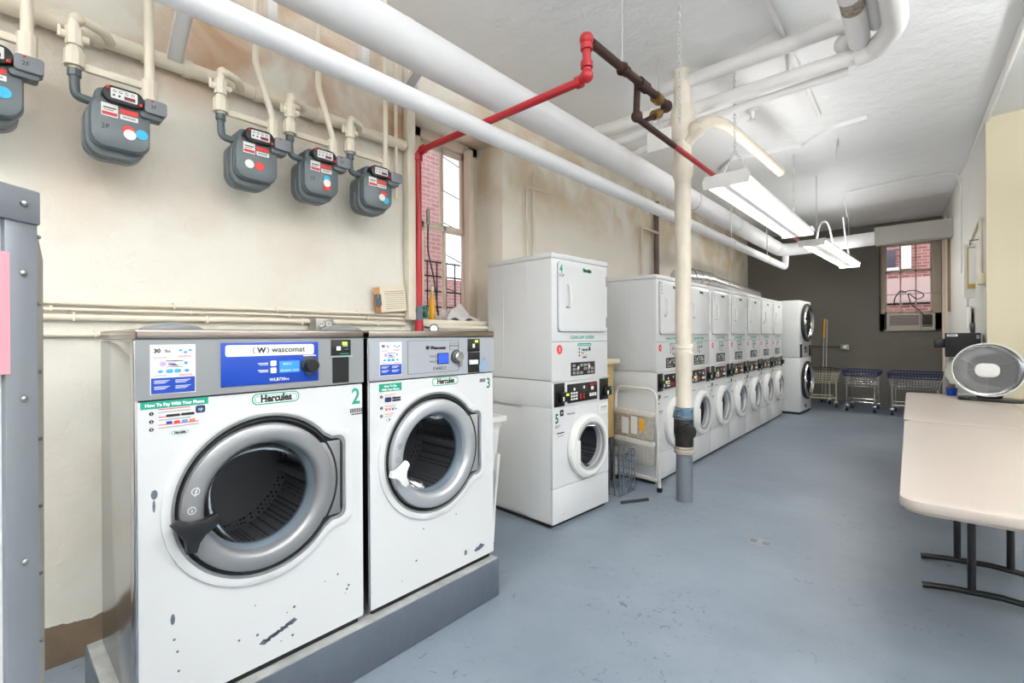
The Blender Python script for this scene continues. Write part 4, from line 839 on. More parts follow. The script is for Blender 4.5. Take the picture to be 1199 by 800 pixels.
for k, (yy, zz, xx) in enumerate(((5.6, 3.06, -2.14), (7.2, 3.06, -2.14), (6.6, 2.65, -2.0), (8.4, 2.65, -2.0))):
    b = MB(); b.cyl((xx, yy, zz), (xx, yy, ZC), .006, CHAIN_M, seg=6); r_ = .118 if xx < -2.1 else .056; zc_ = 2.975 if xx < -2.1 else 2.602
    b.tube([(xx + r_ * math.cos(q), yy, zc_ + r_ * math.sin(q)) for q in [j * PI / 8 for j in range(16)]], .006, CHAIN_M, 6, closed=True)
    tag(b.build('pipe_hanger'), ['rod hanger of the thick overhead pipe just past the drain column', 'rod hanger of the thick overhead pipe near the first light', 'rod hanger of the slim overhead pipe, nearer one', 'rod hanger of the slim overhead pipe near its far end'][k], 'pipe hanger', 'overhead pipe hangers')

# silver exhaust duct above the row
t = thing('exhaust_duct', 'silver exhaust duct lying on top of the long washer row', 'duct', (0, 0, 0))
DUCT = mat('duct_foil', 'C4C4C2', .25, .85, bump=.08, bscale=12, bdist=.004)
b = MB(); b.tube([(-2.42, 5.9, 2.13), (-2.42, 6.5, 2.16), (-2.42, 6.95, 2.17)], .115, DUCT, 20); b.build('elbow', t)
for yy in (6.2, 6.45, 6.7): b = MB(); b.cyl((-2.42, yy, 2.155), (-2.42, yy + .03, 2.155), .122, DUCT, seg=20); b.build('seam_band', t)
b = MB(); b.tube([(-2.42, 6.95, 2.17), (-2.38, 9.2, 2.08)], .095, DUCT, 20); b.build('straight_run', t)

# ------------------------------------------------------------------ drain column
t = thing('drain_pipe_column', 'cream floor-to-ceiling drain pipe with grey painted foot and blue clamp', 'drain pipe', (-1.572, 3.925, 0))
GREYC = mat('grey_column_paint', '6C727A', .45, bump=.2, bscale=40, bdist=.002); CREAM_C = mat('chipped_cream_paint', 'E7DDCB', .42, bump=.35, bscale=35, bdist=.003, var=.08, vscale=10)
b = MB(); b.lathe([(.068, 0), (.066, .40)], (0, 0, 0), (0, 0, 1), GREYC, 28); b.build('foot', t)
b = MB(); b.lathe([(.066, .39), (.082, .40), (.082, .425), (.074, .43), (.078, .445), (.070, .46)], (0, 0, 0), (0, 0, 1), mat('tan_collar', 'A39C8E', .5), 28); b.build('collar', t)
b = MB(); b.lathe([(.070, .45), (.074, .47), (.074, .68), (.068, .70)], (0, 0, 0), (0, 0, 1), RUST2 if False else mat('black_iron', '2B2826', .5, .2, var=.3, vscale=14, bump=.4, bscale=30), 28)
b.cyl((.0, 0, .59), (.07, -.075, .59), .062, mat('black_iron_b', '2B2826', .5, .2), seg=20); b.cyl((.07, -.075, .59), (.078, -.083, .59), .050, BLACK, seg=8); b.build('cleanout', t)
b = MB(); b.lathe([(.070, .68), (.074, .685), (.074, .78), (.068, .785)], (0, 0, 0), (0, 0, 1), mat('blue_clamp', '6C93AE', .35, .5, var=.4, vscale=25), 28)
for zz in (.70, .76): b.lathe([(.0735, zz), (.077, zz + .002), (.077, zz + .012), (.0735, zz + .014)], (0, 0, 0), (0, 0, 1), STEEL, 28)
b.build('clamp', t)
b = MB(); b.lathe([(.066, .77), (.064, .80), (.064, 1.19), (.078, 1.21), (.078, 1.235), (.070, 1.24), (.070, 1.27), (.080, 1.275), (.080, 1.30), (.064, 1.31), (.064, 2.68), (.080, 2.72), (.085, 2.80), (.085, 2.835), (.070, 2.84), (.066, ZC)], (0, 0, 0), (0, 0, 1), CREAM_C, 32); b.build('stack_pipe', t)
b = MB(); b.tube([(0.02, .0, 2.98), (.16, -.02, 3.10)], .052, CREAM_C, 16); b.cyl((.10, -.01, 3.05), (.15, -.018, 3.09), .066, CREAM_C, seg=20); b.lathe([(.066, 3.0), (.095, 3.04), (.10, 3.22), (.08, 3.3)], (0, 0, 0), (0, 0, 1), CREAM_C, 24)
b.build('wye_branch', t)
b = MB(); b.tube([(-1.43, 3.91, 3.07), (-1.38, 3.98, 3.14), (-1.33, 4.25, 3.19), (-1.31, 4.5, 3.18), (-1.25, 5.75, 3.16)], .046, CREAM_C, 16, .25); b.cyl((-1.25, 5.75, 3.16), (-1.25, 5.80, 3.16), .052, CREAM_C, seg=16)
tag(b.build('branch_drain_pipe'), 'cream drain branch arching from the column and running under the ceiling', 'drain pipe')

# ------------------------------------------------------------------ ceiling pipes
b = MB(); b.tube([(-1.72, 3.93, 3.50), (-.44, 3.93, 3.50)], .055, CEIL_P, 20, 0); b.sphere((-1.72, 3.93, 3.50), .055, CEIL_P, seg=20); b.cyl((-.50, 3.93, 3.50), (-.40, 3.93, 3.50), .062, CEIL_P, seg=20)
tag(b.build('ceiling_pipe'), 'slim ceiling pipe tight under the ceiling ending in a round cap near the column', 'ceiling pipe')
b = MB(); b.tube([(-1.66, 4.02, 3.30), (-.30, 4.02, 3.30), (-.17, 3.80, 3.30), (-.17, 0.0, 3.30)], .052, CEIL_P, 20, .10)
b.tube([(-.40, 4.02, 3.30), (-.30, 4.02, 3.30), (-.17, 3.80, 3.30), (-.17, 0.0, 3.30)], .066, CEIL_P, 20, .12)
tag(b.build('ceiling_pipe'), 'white ceiling pipe crossing from the column and bending toward the camera', 'ceiling pipe')
b = MB(); b.tube([(-1.62, 4.12, 3.22), (-.45, 4.14, 3.27)], .030, CEIL_P, 16); tag(b.build('ceiling_pipe'), 'thin white ceiling pipe just behind the bent one', 'ceiling pipe')
b = MB(); b.tube([(-.262, 3.86, 3.40), (-.262, 0.0, 3.40)], .058, CEIL_P, 18); tag(b.build('ceiling_pipe'), 'straight ceiling pipe between the bent pipe and the broken one', 'ceiling pipe')
b = MB(); b.tube([(-.37, 3.95, 3.36), (-.36, 3.52, 3.36)], .064, CEIL_P, 18); b.tube([(-.36, 3.54, 3.36), (-.36, 3.36, 3.36)], .062, mat('torn_insulation', 'C8B8A8', .9, var=.6, vscale=40, bump=1, bscale=60, bdist=.02), 14); b.tube([(-.36, 3.38, 3.36), (-.36, 0, 3.36)], .064, CEIL_P, 18); b.sphere((-.46, 4.0, 3.40), .062, CEIL_P, seg=16)
tag(b.build('ceiling_pipe'), 'ceiling pipe with a torn patch of insulation, leftmost of the three coming overhead', 'ceiling pipe')
# cluster behind the red valve
wallpipe('ceiling_pipe', [(-2.42, 3.95, 3.33), (-1.85, 3.97, 3.33)], .065, CEIL_P, 'stubby rounded ceiling pipe between the thick overhead pipe and the column', 'ceiling pipe', fil=0)
wallpipe('ceiling_pipe', [(-2.3, 3.95, 3.17), (-1.65, 3.98, 3.22)], .040, CEIL_P, 'short pipe under the stubby one beside the column top', 'ceiling pipe', fil=0)
wallpipe('ceiling_pipe', [(-2.25, 4.1, 3.07), (-1.65, 4.0, 3.12)], .030, CEIL_P, 'thin horizontal pipe joining the column top from the left', 'ceiling pipe', fil=0)
t = thing('ceiling_sign', 'small blank white sign board hanging behind the red pipe', 'sign', (-1.63, 3.6, 0))
b = MB(); b.box((-.10, -.004, 2.86), (.10, .004, 3.02), PAPER); b.build('board', t)
b = MB(); b.cyl((-.0, 0, 3.02), (-.0, 0, ZC), .003, CHAIN_M, seg=6); b.build('wire', t)
wallpipe('ceiling_conduit', [(-.80, -1.0, ZC - .012), (-.80, 2.6, ZC - .012), (-.86, 5.6, ZC - .012)], .020, CEIL_P, 'thin white conduit crossing the middle of the ceiling', 'conduit', fil=0)
wallpipe('ceiling_conduit', [(.62, 1.0, ZC - .03), (.52, 4.0, ZC - .03), (.19, 11.9, ZC - .03)], .025, CEIL_P, 'white conduit running along the right edge of the ceiling', 'conduit', fil=0)
wallpipe('ceiling_conduit', [(-1.0, 8.9, 3.2), (-1.05, 8.9, ZC - .02), (-.25, 8.75, ZC - .02), (.22, 8.8, ZC - .02), (wr(8.8) - .02, 8.8, ZC - .15), (wr(8.8) - .02, 8.8, 2.2)], .010, CEIL_P, 'thin conduit crossing the ceiling near the back lamp and dropping down the right wall', 'conduit', fil=.12)
b = MB(); b.poly([[(-2.1, 6.6), (-1.95, 6.25), (-1.1, 6.35), (-.95, 6.15), (-.80, 5.95), (-.70, 6.05), (-.72, 6.4), (-.9, 7.2), (-2.1, 7.3)]], -.05, .0, CEILM, Matrix.Translation((0, 0, ZC - .02)) @ Matrix.Rotation(-PI / 2, 4, 'X') @ Matrix.Scale(-1, 4, (0, 0, 1)) if False else Matrix.Translation((0, 0, ZC - .0)) @ Matrix.Rotation(PI / 2, 4, 'X') @ Matrix.Diagonal((1, 1, 1, 1)))
o = b.build('ceiling_patch'); bpy.data.objects.remove(o)
b = MB(); addprism(b, [(-2.1, 6.5), (-1.9, 6.25), (-1.15, 6.35), (-.98, 6.15), (-.80, 6.02), (-.52, 5.97), (-.50, 6.0), (-.80, 6.35), (-.95, 7.3), (-2.1, 7.4)], ZC - .04, ZC + .01, CEILM); struct(b.build('trim_3'))
for k, (x_, y_) in enumerate(((-.84, 4.22), (-1.33, 5.05))):
    t = thing('sprinkler_head', ['white sprinkler head below the ceiling beside the fat pipe', 'flush round ceiling sprinkler rose beyond the ceiling pipes'][k], 'sprinkler head', (x_, y_, ZC))
    b = MB(); b.lathe([(0, -.002), (.05, -.004), (.055, -.02), (.03, -.03), (.018, -.07 if k else -.18), (.02, -.09 if k else -.20)], (0, 0, 0), (0, 0, 1), CEIL_P, 18); b.build('stem', t)
    b = MB(); zz = -.10 if k else -.22
    for j in range(10): b.box((.012, -.004, zz - .003), (.045, .004, zz), CEIL_P, 0, Matrix.Rotation(j * PI / 5, 4, 'Z'))
    b.cyl((0, 0, zz - .004), (0, 0, zz + .02), .014, CEIL_P, seg=10); b.build('deflector', t)

# ------------------------------------------------------------------ hanging lamps
def chain(b, p0, p1, m, L=.036, r=.0028):
    p0 = Vector(p0); p1 = Vector(p1); d = p1 - p0; n = max(2, int(d.length / (L * .78))); q = d.to_track_quat('Z', 'Y').to_matrix()
    for k in range(n):
        c = p0 + d * ((k + .5) / n); ax = Vector((1, 0, 0)) if k % 2 else Vector((0, 1, 0)); pts = []
        for j in range(10):
            a = 2 * PI * j / 10; pts.append(c + q @ (ax * (.010 * math.cos(a)) + Vector((0, 0, 1)) * (L / 2 * math.sin(a))))
        b.tube(pts, r, m, 5, closed=True)
def area(name, loc, sx, sy, watts, rz, parent=None):
    l = bpy.data.lights.new(name, 'AREA'); l.shape = 'RECTANGLE'; l.size = sx; l.size_y = sy; l.energy = watts; l.color = FILL_COLOR
    o = bpy.data.objects.new(name, l); COL.objects.link(o); o.location = loc; o.rotation_euler = (0, 0, rz); return o
def diffuser_material(name, e):
    m = bpy.data.materials.new(name); m.use_nodes = True; nt = m.node_tree; b = nt.nodes['Principled BSDF']; L = nt.links
    b.inputs['Base Color'].default_value = (.9, .9, .9, 1); b.inputs['Roughness'].default_value = .35; b.inputs['Emission Color'].default_value = (1, .985, .96, 1)
    tc = nt.nodes.new('ShaderNodeTexCoord'); sp = nt.nodes.new('ShaderNodeSeparateXYZ'); L.new(tc.outputs['Object'], sp.inputs[0])
    a = nt.nodes.new('ShaderNodeMath'); a.operation = 'ABSOLUTE'; L.new(sp.outputs['X'], a.inputs[0])
    mr = nt.nodes.new('ShaderNodeValToRGB'); cr = mr.color_ramp; cr.interpolation = 'EASE'
    # a tube lies behind each half of the lens: dim middle, bright bands, dimmer edges
    cr.elements[0].position = .04; cr.elements[0].color = (.035, .035, .035, 1); cr.elements[1].position = .42; cr.elements[1].color = (1, 1, 1, 1)
    for p_, v_ in ((.62, 1), (.88, .045)): q = cr.elements.new(p_); q.color = (v_, v_, v_, 1)
    sc_ = nt.nodes.new('ShaderNodeMath'); sc_.operation = 'MULTIPLY'; sc_.inputs[1].default_value = 5.0; L.new(a.outputs[0], sc_.inputs[0]); L.new(sc_.outputs[0], mr.inputs['Fac'])
    m2 = nt.nodes.new('ShaderNodeMath'); m2.operation = 'MULTIPLY'; m2.inputs[1].default_value = e; L.new(mr.outputs[0], m2.inputs[0]); L.new(m2.outputs[0], b.inputs['Emission Strength']); return m
def wrap_lamp(label, loc, rz, L_, W_, e, watts, chains, group=None):
    t = thing('hanging_lamp', label, 'ceiling lamp', loc, rz, group)
    b = MB(); b.box((-W_ * .36, .014, .056), (W_ * .36, L_ - .014, .10), LAMP_W, .004); b.build('housing', t)
    b = MB(); t0 = bmesh.new()
    prof = [(-W_ * .5, .055), (-W_ * .47, .03), (-W_ * .40, .004), (-W_ * .1, 0), (W_ * .1, 0), (W_ * .40, .004), (W_ * .47, .03), (W_ * .5, .055)]
    A = [t0.verts.new((x, .012, z)) for x, z in prof]; B = [t0.verts.new((x, L_ - .012, z)) for x, z in prof]
    for i in range(len(prof) - 1): t0.faces.new((A[i], B[i], B[i + 1], A[i + 1]))
    b.merge(t0, diffuser_material('diffuser_glow', e)); b.build('diffuser', t)
    for yy in (0, L_ - .012):
        b = MB(); b.poly([[(-W_ * .52, .06), (-W_ * .49, -.004), (W_ * .49, -.004), (W_ * .52, .06), (W_ * .46, .105), (-W_ * .46, .105)]], yy, yy + .012, LAMP_W); b.build('end_cap', t)
    return t
def lamp_chains(label, pairs):
    for k, (p0, p1, m) in enumerate(pairs):
        b = MB(); chain(b, p0, p1, m); tag(b.build('lamp_chain'), label[k], 'chain', 'lamp chains')
L1 = wrap_lamp('long hanging lamp with a frosted wraparound diffuser, the nearer of the two', (-1.265, 4.03, 2.60), .0, 2.72, .355, FIX1_E, 0, 0)
up = area('added_fill_light', (-1.265, 5.39, 2.715), .2, 2.4, LAMP_FILL_UP[0], 0); up.rotation_euler = (PI, 0, 0)  # upward fill light added above the near lamp's closed housing
up = area('added_fill_light', (-1.205, 9.05, 2.70), .2, 2.6, LAMP_FILL_UP[1], 0); up.rotation_euler = (PI, 0, .035)  # upward fill light added above the back lamp's reflector
lamp_chains(['chain holding the near end of the near lamp, upper straight length'], [((-1.24, 4.20, 2.93), (-1.24, 4.20, ZC), CHAIN_M)])
b = MB(); chain(b, (-1.24, 4.20, 2.92), (-1.36, 4.20, 2.71), CHAIN_M); chain(b, (-1.24, 4.20, 2.92), (-1.12, 4.20, 2.71), CHAIN_M); tag(b.build('lamp_chain'), 'V shaped chain pair at the near end of the near lamp', 'chain', 'lamp chains')
lamp_chains(['chain at the far end of the near lamp', 'long chain hanging from the ceiling beside the column top', 'chain at the near end of the back lamp', 'chain at the far end of the back lamp'],
    [((-1.265, 6.55, 2.70), (-1.265, 6.55, ZC), CHAIN_M), ((-1.19, 2.93, 2.72), (-1.19, 2.93, ZC), CHAIN_M), ((-1.22, 7.75, 2.69), (-1.22, 7.75, ZC), CHAIN_M), ((-1.13, 10.25, 2.69), (-1.13, 10.25, ZC), CHAIN_M)])
# back lamp: bare twin tubes under a flat reflector
t = thing('hanging_lamp', 'farther hanging lamp with two bare glowing tubes', 'ceiling lamp', (-1.255, 7.58, 2.60), -.035)
b = MB(); b.box((-.165, 0, .062), (.165, 2.95, .085), LAMP_W, .004); b.box((-.06, 0, .03), (.06, 2.95, .064), LAMP_W, .004)
b.build('reflector', t)
for yy in (0, 2.93): b = MB(); b.poly([[(-.17, .09), (-.15, .0), (.15, .0), (.17, .09)]], yy, yy + .02, LAMP_W); b.build('end_cap', t)
TUBE = mat('tube_glow', 'FFFDF8', .4, emit=FIX2_E)
for xx in (-.105, .105): b = MB(); b.cyl((xx, .03, .034), (xx, 2.92, .034), .022, TUBE, seg=14); b.build('tube', t)
wallpipe('lamp_cable', [(-1.25, 7.9, 2.69), (-1.20, 7.85, 2.95), (-1.15, 8.2, 3.05), (-1.12, 8.5, 2.69)], .012, WHITE_P, 'white cable looping between the two hanging lamps', 'cable', fil=.2)
wallpipe('lamp_cable', [(-1.05, 8.9, 3.2), (-1.05, 9.1, 2.95), (-1.08, 9.9, 2.69)], .012, WHITE_P, 'white cable dropping from the ceiling to the back lamp', 'cable', fil=.2)
for k, (x_, y_, rz, wt, wu) in enumerate(ADDED_LAMPS):  # unseen lamps, added only to fill the room with light
    lb = ['added fill lamp out of view over the folding tables', 'added fill lamp out of view on the right side of the room', 'added fill lamp out of view behind the camera', 'added fill lamp out of view in the right rear of the room'][k]
    c_, s_ = math.cos(rz), math.sin(rz)
    wrap_lamp(lb, (x_ + s_ * 1.36, y_ - c_ * 1.36, 2.7), rz, 2.72, .40, .8, 0, 0, None)
    area('added_fill_light', (x_, y_, 2.69), .36, 2.6, wt, rz)
    up = area('added_fill_light', (x_, y_, 2.82), .36, 2.6, wu, rz); up.rotation_euler = (PI, 0, rz)

# ------------------------------------------------------------------ folding tables
def folding_table(label, x0, y0, L_, rz, near=True):
    t = thing('folding_table', label, 'folding table', (x0, y0, 0), rz, None)
    W_ = .762
    b = MB(); M = Matrix.Rotation(-PI / 2, 4, 'X')
    # plan outline in x / -z of the rotated frame
    out = rrect(0, 0, W_, L_, .07, 8)
    b.poly([out], -.740, -.700, TABLE, M, bev=.006); b.poly([rrect(.012, .012, W_ - .012, L_ - .012, .06, 8)], -.702, -.688, TABLE, M, bev=.003)
    b.build('tabletop', t)
    for k, (yq, px_) in enumerate(((1.03, .27), (1.47, .24))):
        for _j in (0,):
            b = MB(); b.tube([(px_, yq, .70), (px_, yq, .05)], .017, BLACK, 12); b.tube([(px_ + .22, yq, .70), (px_ + .22, yq, .05)], .017, BLACK, 12)
            b.tube([(.075, yq, .016), (.11, yq, .022), (.20, yq, .034), (.38, yq, .045), (.56, yq, .034), (.69, yq, .016)], .016, BLACK, 12)
            b.tube([(px_, yq, .66), (px_ + .22, yq, .66)], .014, BLACK, 10); b.build('leg', t)
    b = MB(); b.box((.04, .06, .672), (.07, L_ - .06, .695), BLACK, .003); b.box((W_ - .07, .06, .672), (W_ - .04, L_ - .06, .695), BLACK, .003); b.build('frame_rail', t)
    return t
folding_table('long beige folding table nearest the camera at the right edge', -.101, 2.386, 2.215, .030)
folding_table('beige folding table behind the nearest one, carrying the dish heater', -.172, 4.618, 2.225, .028)
b = MB(); b.lathe([(0, 0), (.03, 0), (.032, .012), (.02, .03), (0, .032)], (0.50, 4.02, .741), (0, 0, 1), RED_S, 20); tag(b.build('red_cap'), 'small red cap lying on the near table at the right picture edge', 'cap')

# dish heater
hx, hy = .375, 6.38
ang = math.atan2(hx, hy)
t = thing('dish_heater', 'silver parabolic dish heater on a black base on the far table', 'heater', (.385, 6.42, .741), -ang - .12)
b = MB(); b.poly([rrect(-.21, -.10, .23, .10, .05, 8)], -.028, 0, BLACK, Matrix.Rotation(-PI / 2, 4, 'X'), bev=.005); b.build('base', t)
b = MB(); b.tube([(0, .03, .02), (0, .06, .10)], .07, BLACK, 16); b.box((-.09, .0, .02), (.09, .09, .065), BLACK, .015); b.tube([(0, .06, .06), (0, .12, .20), (0, .10, .27)], .035, BLACK, 12); b.build('stand', t)
cz_ = .295
b = MB(); b.lathe([(.246, -.085), (.235, -.07), (.20, -.035), (.14, .0), (.08, .02), (0, .028)], (0, 0, cz_), (0, 1, -.05), mat('polished_dish', 'C9CACC', .10, 1.0, bump=.05, bscale=6, bdist=.02), 64)
b.lathe([(.0, .040), (.10, .030), (.22, -.03), (.250, -.08)], (0, 0, cz_), (0, 1, -.05), BLACK, 48)
dish = b.build('dish', t)
b = MB(); b.lathe([(.243, -.088), (.250, -.092), (.255, -.085), (.250, -.075)], (0, 0, cz_), (0, 1, -.05), WHITE2, 64); b.build('rim', dish)
b = MB(); b.cyl((0, .02, cz_), (0, -.07, cz_), .022, CHROME, seg=16); b.poly([rrect(-.075, cz_ - .055, .075, cz_ + .055, .045, 8)], -.105, -.07, WHITE2, bev=.01); b.build('emitter_cap', t)
b = MB(); b.tube([(-.25, -.09, cz_ - .01), (-.12, -.10, cz_), (0, -.10, cz_)], .0025, CHROME, 6)
for a_ in range(3): b.tube([(.245 * math.cos(a_ * 2.1 + .5), -.09, cz_ + .245 * math.sin(a_ * 2.1 + .5)), (0, -.10, cz_)], .0015, CHROME, 6)
b.build('guard_wire', t)

# ------------------------------------------------------------------ right wall bits
t = thing('card_kiosk', 'black wall-mounted card machine behind the dish heater', 'card machine', (.23, 7.05, 1.13))
b = MB(); b.box((-.145, 0, 0), (.135, .22, .262), mat('matt_black', '131315', .7), .006); b.box((-.13, -.002, .225), (-.045, 0, .248), PAPER); b.box((-.12, -.003, .232), (-.06, -.001, .241), INK); b.box((.10, -.002, .20), (.125, 0, .24), GREY_I); b.build('case', t)
b = MB(); b.box((-.235, .06, .10), (-.145, .16, .20), BLACK, .006); b.build('side_box', t)
b = MB(); b.box((.055, .05, .262), (.095, .09, .37), BLACK, .006); b.build('antenna', t)
b = MB(); b.poly([[(-.02, 0), (.14, -.05), (.17, -.38), (.05, -.40), (-.055, -.20)]], -.0, .03, mat('pale_bag', 'D9D9CC', .6, var=.15, vscale=9), Matrix.Translation((.14, 7.32, 1.12)), bev=.006); tag(b.build('hanging_bag'), 'pale plastic bag hanging under the black card machine', 'bag')
t = thing('blue_cup', 'small blue tub at the far end of the table beside the dish heater', 'tub', (.13, 6.76, .741))
b = MB(); b.lathe([(0, 0), (.04, 0), (.048, .075), (.045, .08), (0, .078)], (0, 0, 0), (0, 0, 1), BLUE, 20); b.build('body', t)
b = MB(); b.lathe([(.03, .078), (.026, .12), (0, .12)], (.0, 0, 0), (0, 0, 1), mat('brown_lid', '7A6A50', .6), 20); b.build('lid', t)
t = thing('hanging_papers', 'bundle of papers hanging from a hook on the right wall', 'papers', (wr(7.3) - .02, 7.28, 0))
for k in range(4):
    b = MB(); b.box((-.11 + k * .012, -.05 + k * .03, 1.78 + k * .05), (-.02, -.047 + k * .03, 2.38 - k * .02), (PAPER, PAPER, mat('tan_envelope', 'C9A860', .6), PAPER)[k], 0, Matrix.Rotation(.03 * (k - 1.5), 4, 'X')); b.build('sheet', t)
b = MB(); b.tube([(.02, .04, 2.42), (-.06, .04, 2.42), (-.06, .04, 2.36)], .006, BLACK, 8); b.build('hook', t)
t = thing('junction_box', 'tan junction box on the right wall below the bent conduit', 'junction box', (wr(7.05) - .02, 7.02, 1.96)); b = MB(); b.box((-.03, -.04, -.06), (.04, .06, .06), WALLR, .004); b.build('box', t)
wallpipe('wall_conduit', [(wr(7.1) - .02, 7.06, 2.02), (wr(7.1) - .02, 7.06, 2.62), (wr(8.3) - .03, 7.9, 2.34), (wr(8.3) - .02, 8.2, 2.25)], .016, CREAM_P, 'cream conduit with a sharp bend on the right wall', 'conduit', fil=.04)
for k, (y0_, y1_, z0_, z1_, mm) in enumerate(((10.9, 11.05, 1.2, 3.4, WFR), (11.5, 11.9, 0, 3.3, WFR), (10.5, 10.62, 1.75, 3.0, mat('brown_strip', '8A7258', .6)))):
    b = MB(); b.box((wr(y0_) - .035, y0_, z0_), (wr(y0_) + .05, y1_, z1_), mm, .004); struct(b.build('trim_%d' % (4 + k)))
for k, zz in enumerate((1.70, 1.55)):
    b = MB(); b.box((wr(8.4) - .012, 8.3 - k * .5, zz - .1), (wr(8.4) + .01, 8.75 - k * .5, zz + .16), PAPER if k else WALLW, .002, Matrix.Identity(4)); tag(b.build('wall_notice'), ['pale notice sheet pinned low on the right wall, farther one', 'white notice sheet pinned on the right wall above the card machine'][k], 'notice', 'notices on the right wall')

# ------------------------------------------------------------------ back wall things
t = thing('window_air_conditioner', 'cream window air conditioner on the back window sill', 'air conditioner', (-.70, YB - .04, 1.455))
ACM = mat('ac_cream', 'C9C0B8', .5); b = MB(); b.box((.0, .02, 0), (.70, .42, .33), ACM, .01); b.build('case', t)
b = MB(); b.box((-.01, -.02, -.005), (.71, .03, .335), ACM, .012); b.box((.035, -.025, .10), (.475, -.015, .30), mat('ac_grille', '8E8480', .6), .002)
for k in range(9): b.box((.035, -.032, .11 + k * .021), (.475, -.024, .114 + k * .021), ACM)
b.build('front_grille', t)
b = MB(); b.box((.52, -.026, .10), (.67, -.015, .30), mat('ac_dark', '3E3836', .5), .002); b.box((.52, -.03, .07), (.67, -.015, .09), BLACK); b.box((.495, -.03, .02), (.505, -.018, .32), mat('ac_groove', '7A706A', .6)); b.build('control_door', t)
wallpipe('extension_cord', [(-.42, YB + .14, 2.20), (-.5, YB + .13, 2.26), (-.60, YB + .13, 2.1), (-.60, YB + .13, 1.95)], .010, BLACK, 'black power cord with plug hanging on the back window rod', 'cord', fil=.08)
pc = wallpipe('power_cord', [(-.50, YB + .12, 2.20), (-.30, YB + .12, 2.26), (-.12, YB + .12, 2.14), (-.25, YB + .12, 2.04), (-.40, YB + .10, 2.22), (-.34, YB + .05, 1.95), (-.20, YB - .09, 1.83), (-.10, YB - .09, 1.62)], .009, mat('dark_cord', '3A2A28', .5), 'dark looped cord falling from the back window rod to the air conditioner', 'cord', fil=.1)
pc.parent = t; pc.location = -t.location; del pc['category']
for k, x_ in enumerate((-1.735, -1.68)):
    t = thing(('broom_pole', 'metal_pole')[k], ['broom pole with a yellow upper grip leaning on the dark back wall', 'plain grey metal pole leaning beside the yellow-gripped one'][k], 'pole', (x_, 11.5, 0), 0, 'poles against the back wall')
    b = MB(); b.tube([(0, 0, .03), (0, .28, 1.32 if k == 0 else 1.70)], .015, GALV, 10); b.build('pole', t)
    if k == 0: b = MB(); b.tube([(0, .28, 1.32), (0, .37, 1.72)], .017, YEL, 10); b.build('grip', t)
    b = MB(); b.box((-.024, -.03, .0), (.024, .03, .05), (RUBBER, GREY_D)[k], .01) if k == 0 else b.cyl((0, 0, 0), (0, .01, .05), .02, RUBBER); b.build('foot', t)
t = thing('power_outlet', 'grey steel outlet box on the dark back wall', 'power outlet', (-1.40, YB - .02, 1.12))
b = MB(); b.box((-.07, -.04, -.055), (.07, .02, .055), GALV, .005); b.build('box', t); b = MB(); b.box((-.03, -.045, -.03), (.03, -.039, .03), WHITE2, .003); b.build('socket', t)
wallpipe('wall_conduit', [(-2.4, YB - .02, 1.15), (-1.47, YB - .02, 1.13)], .012, mat('dark_conduit', '4A4A48', .5), 'dark conduit leading left from the outlet on the back wall', 'conduit', fil=0)

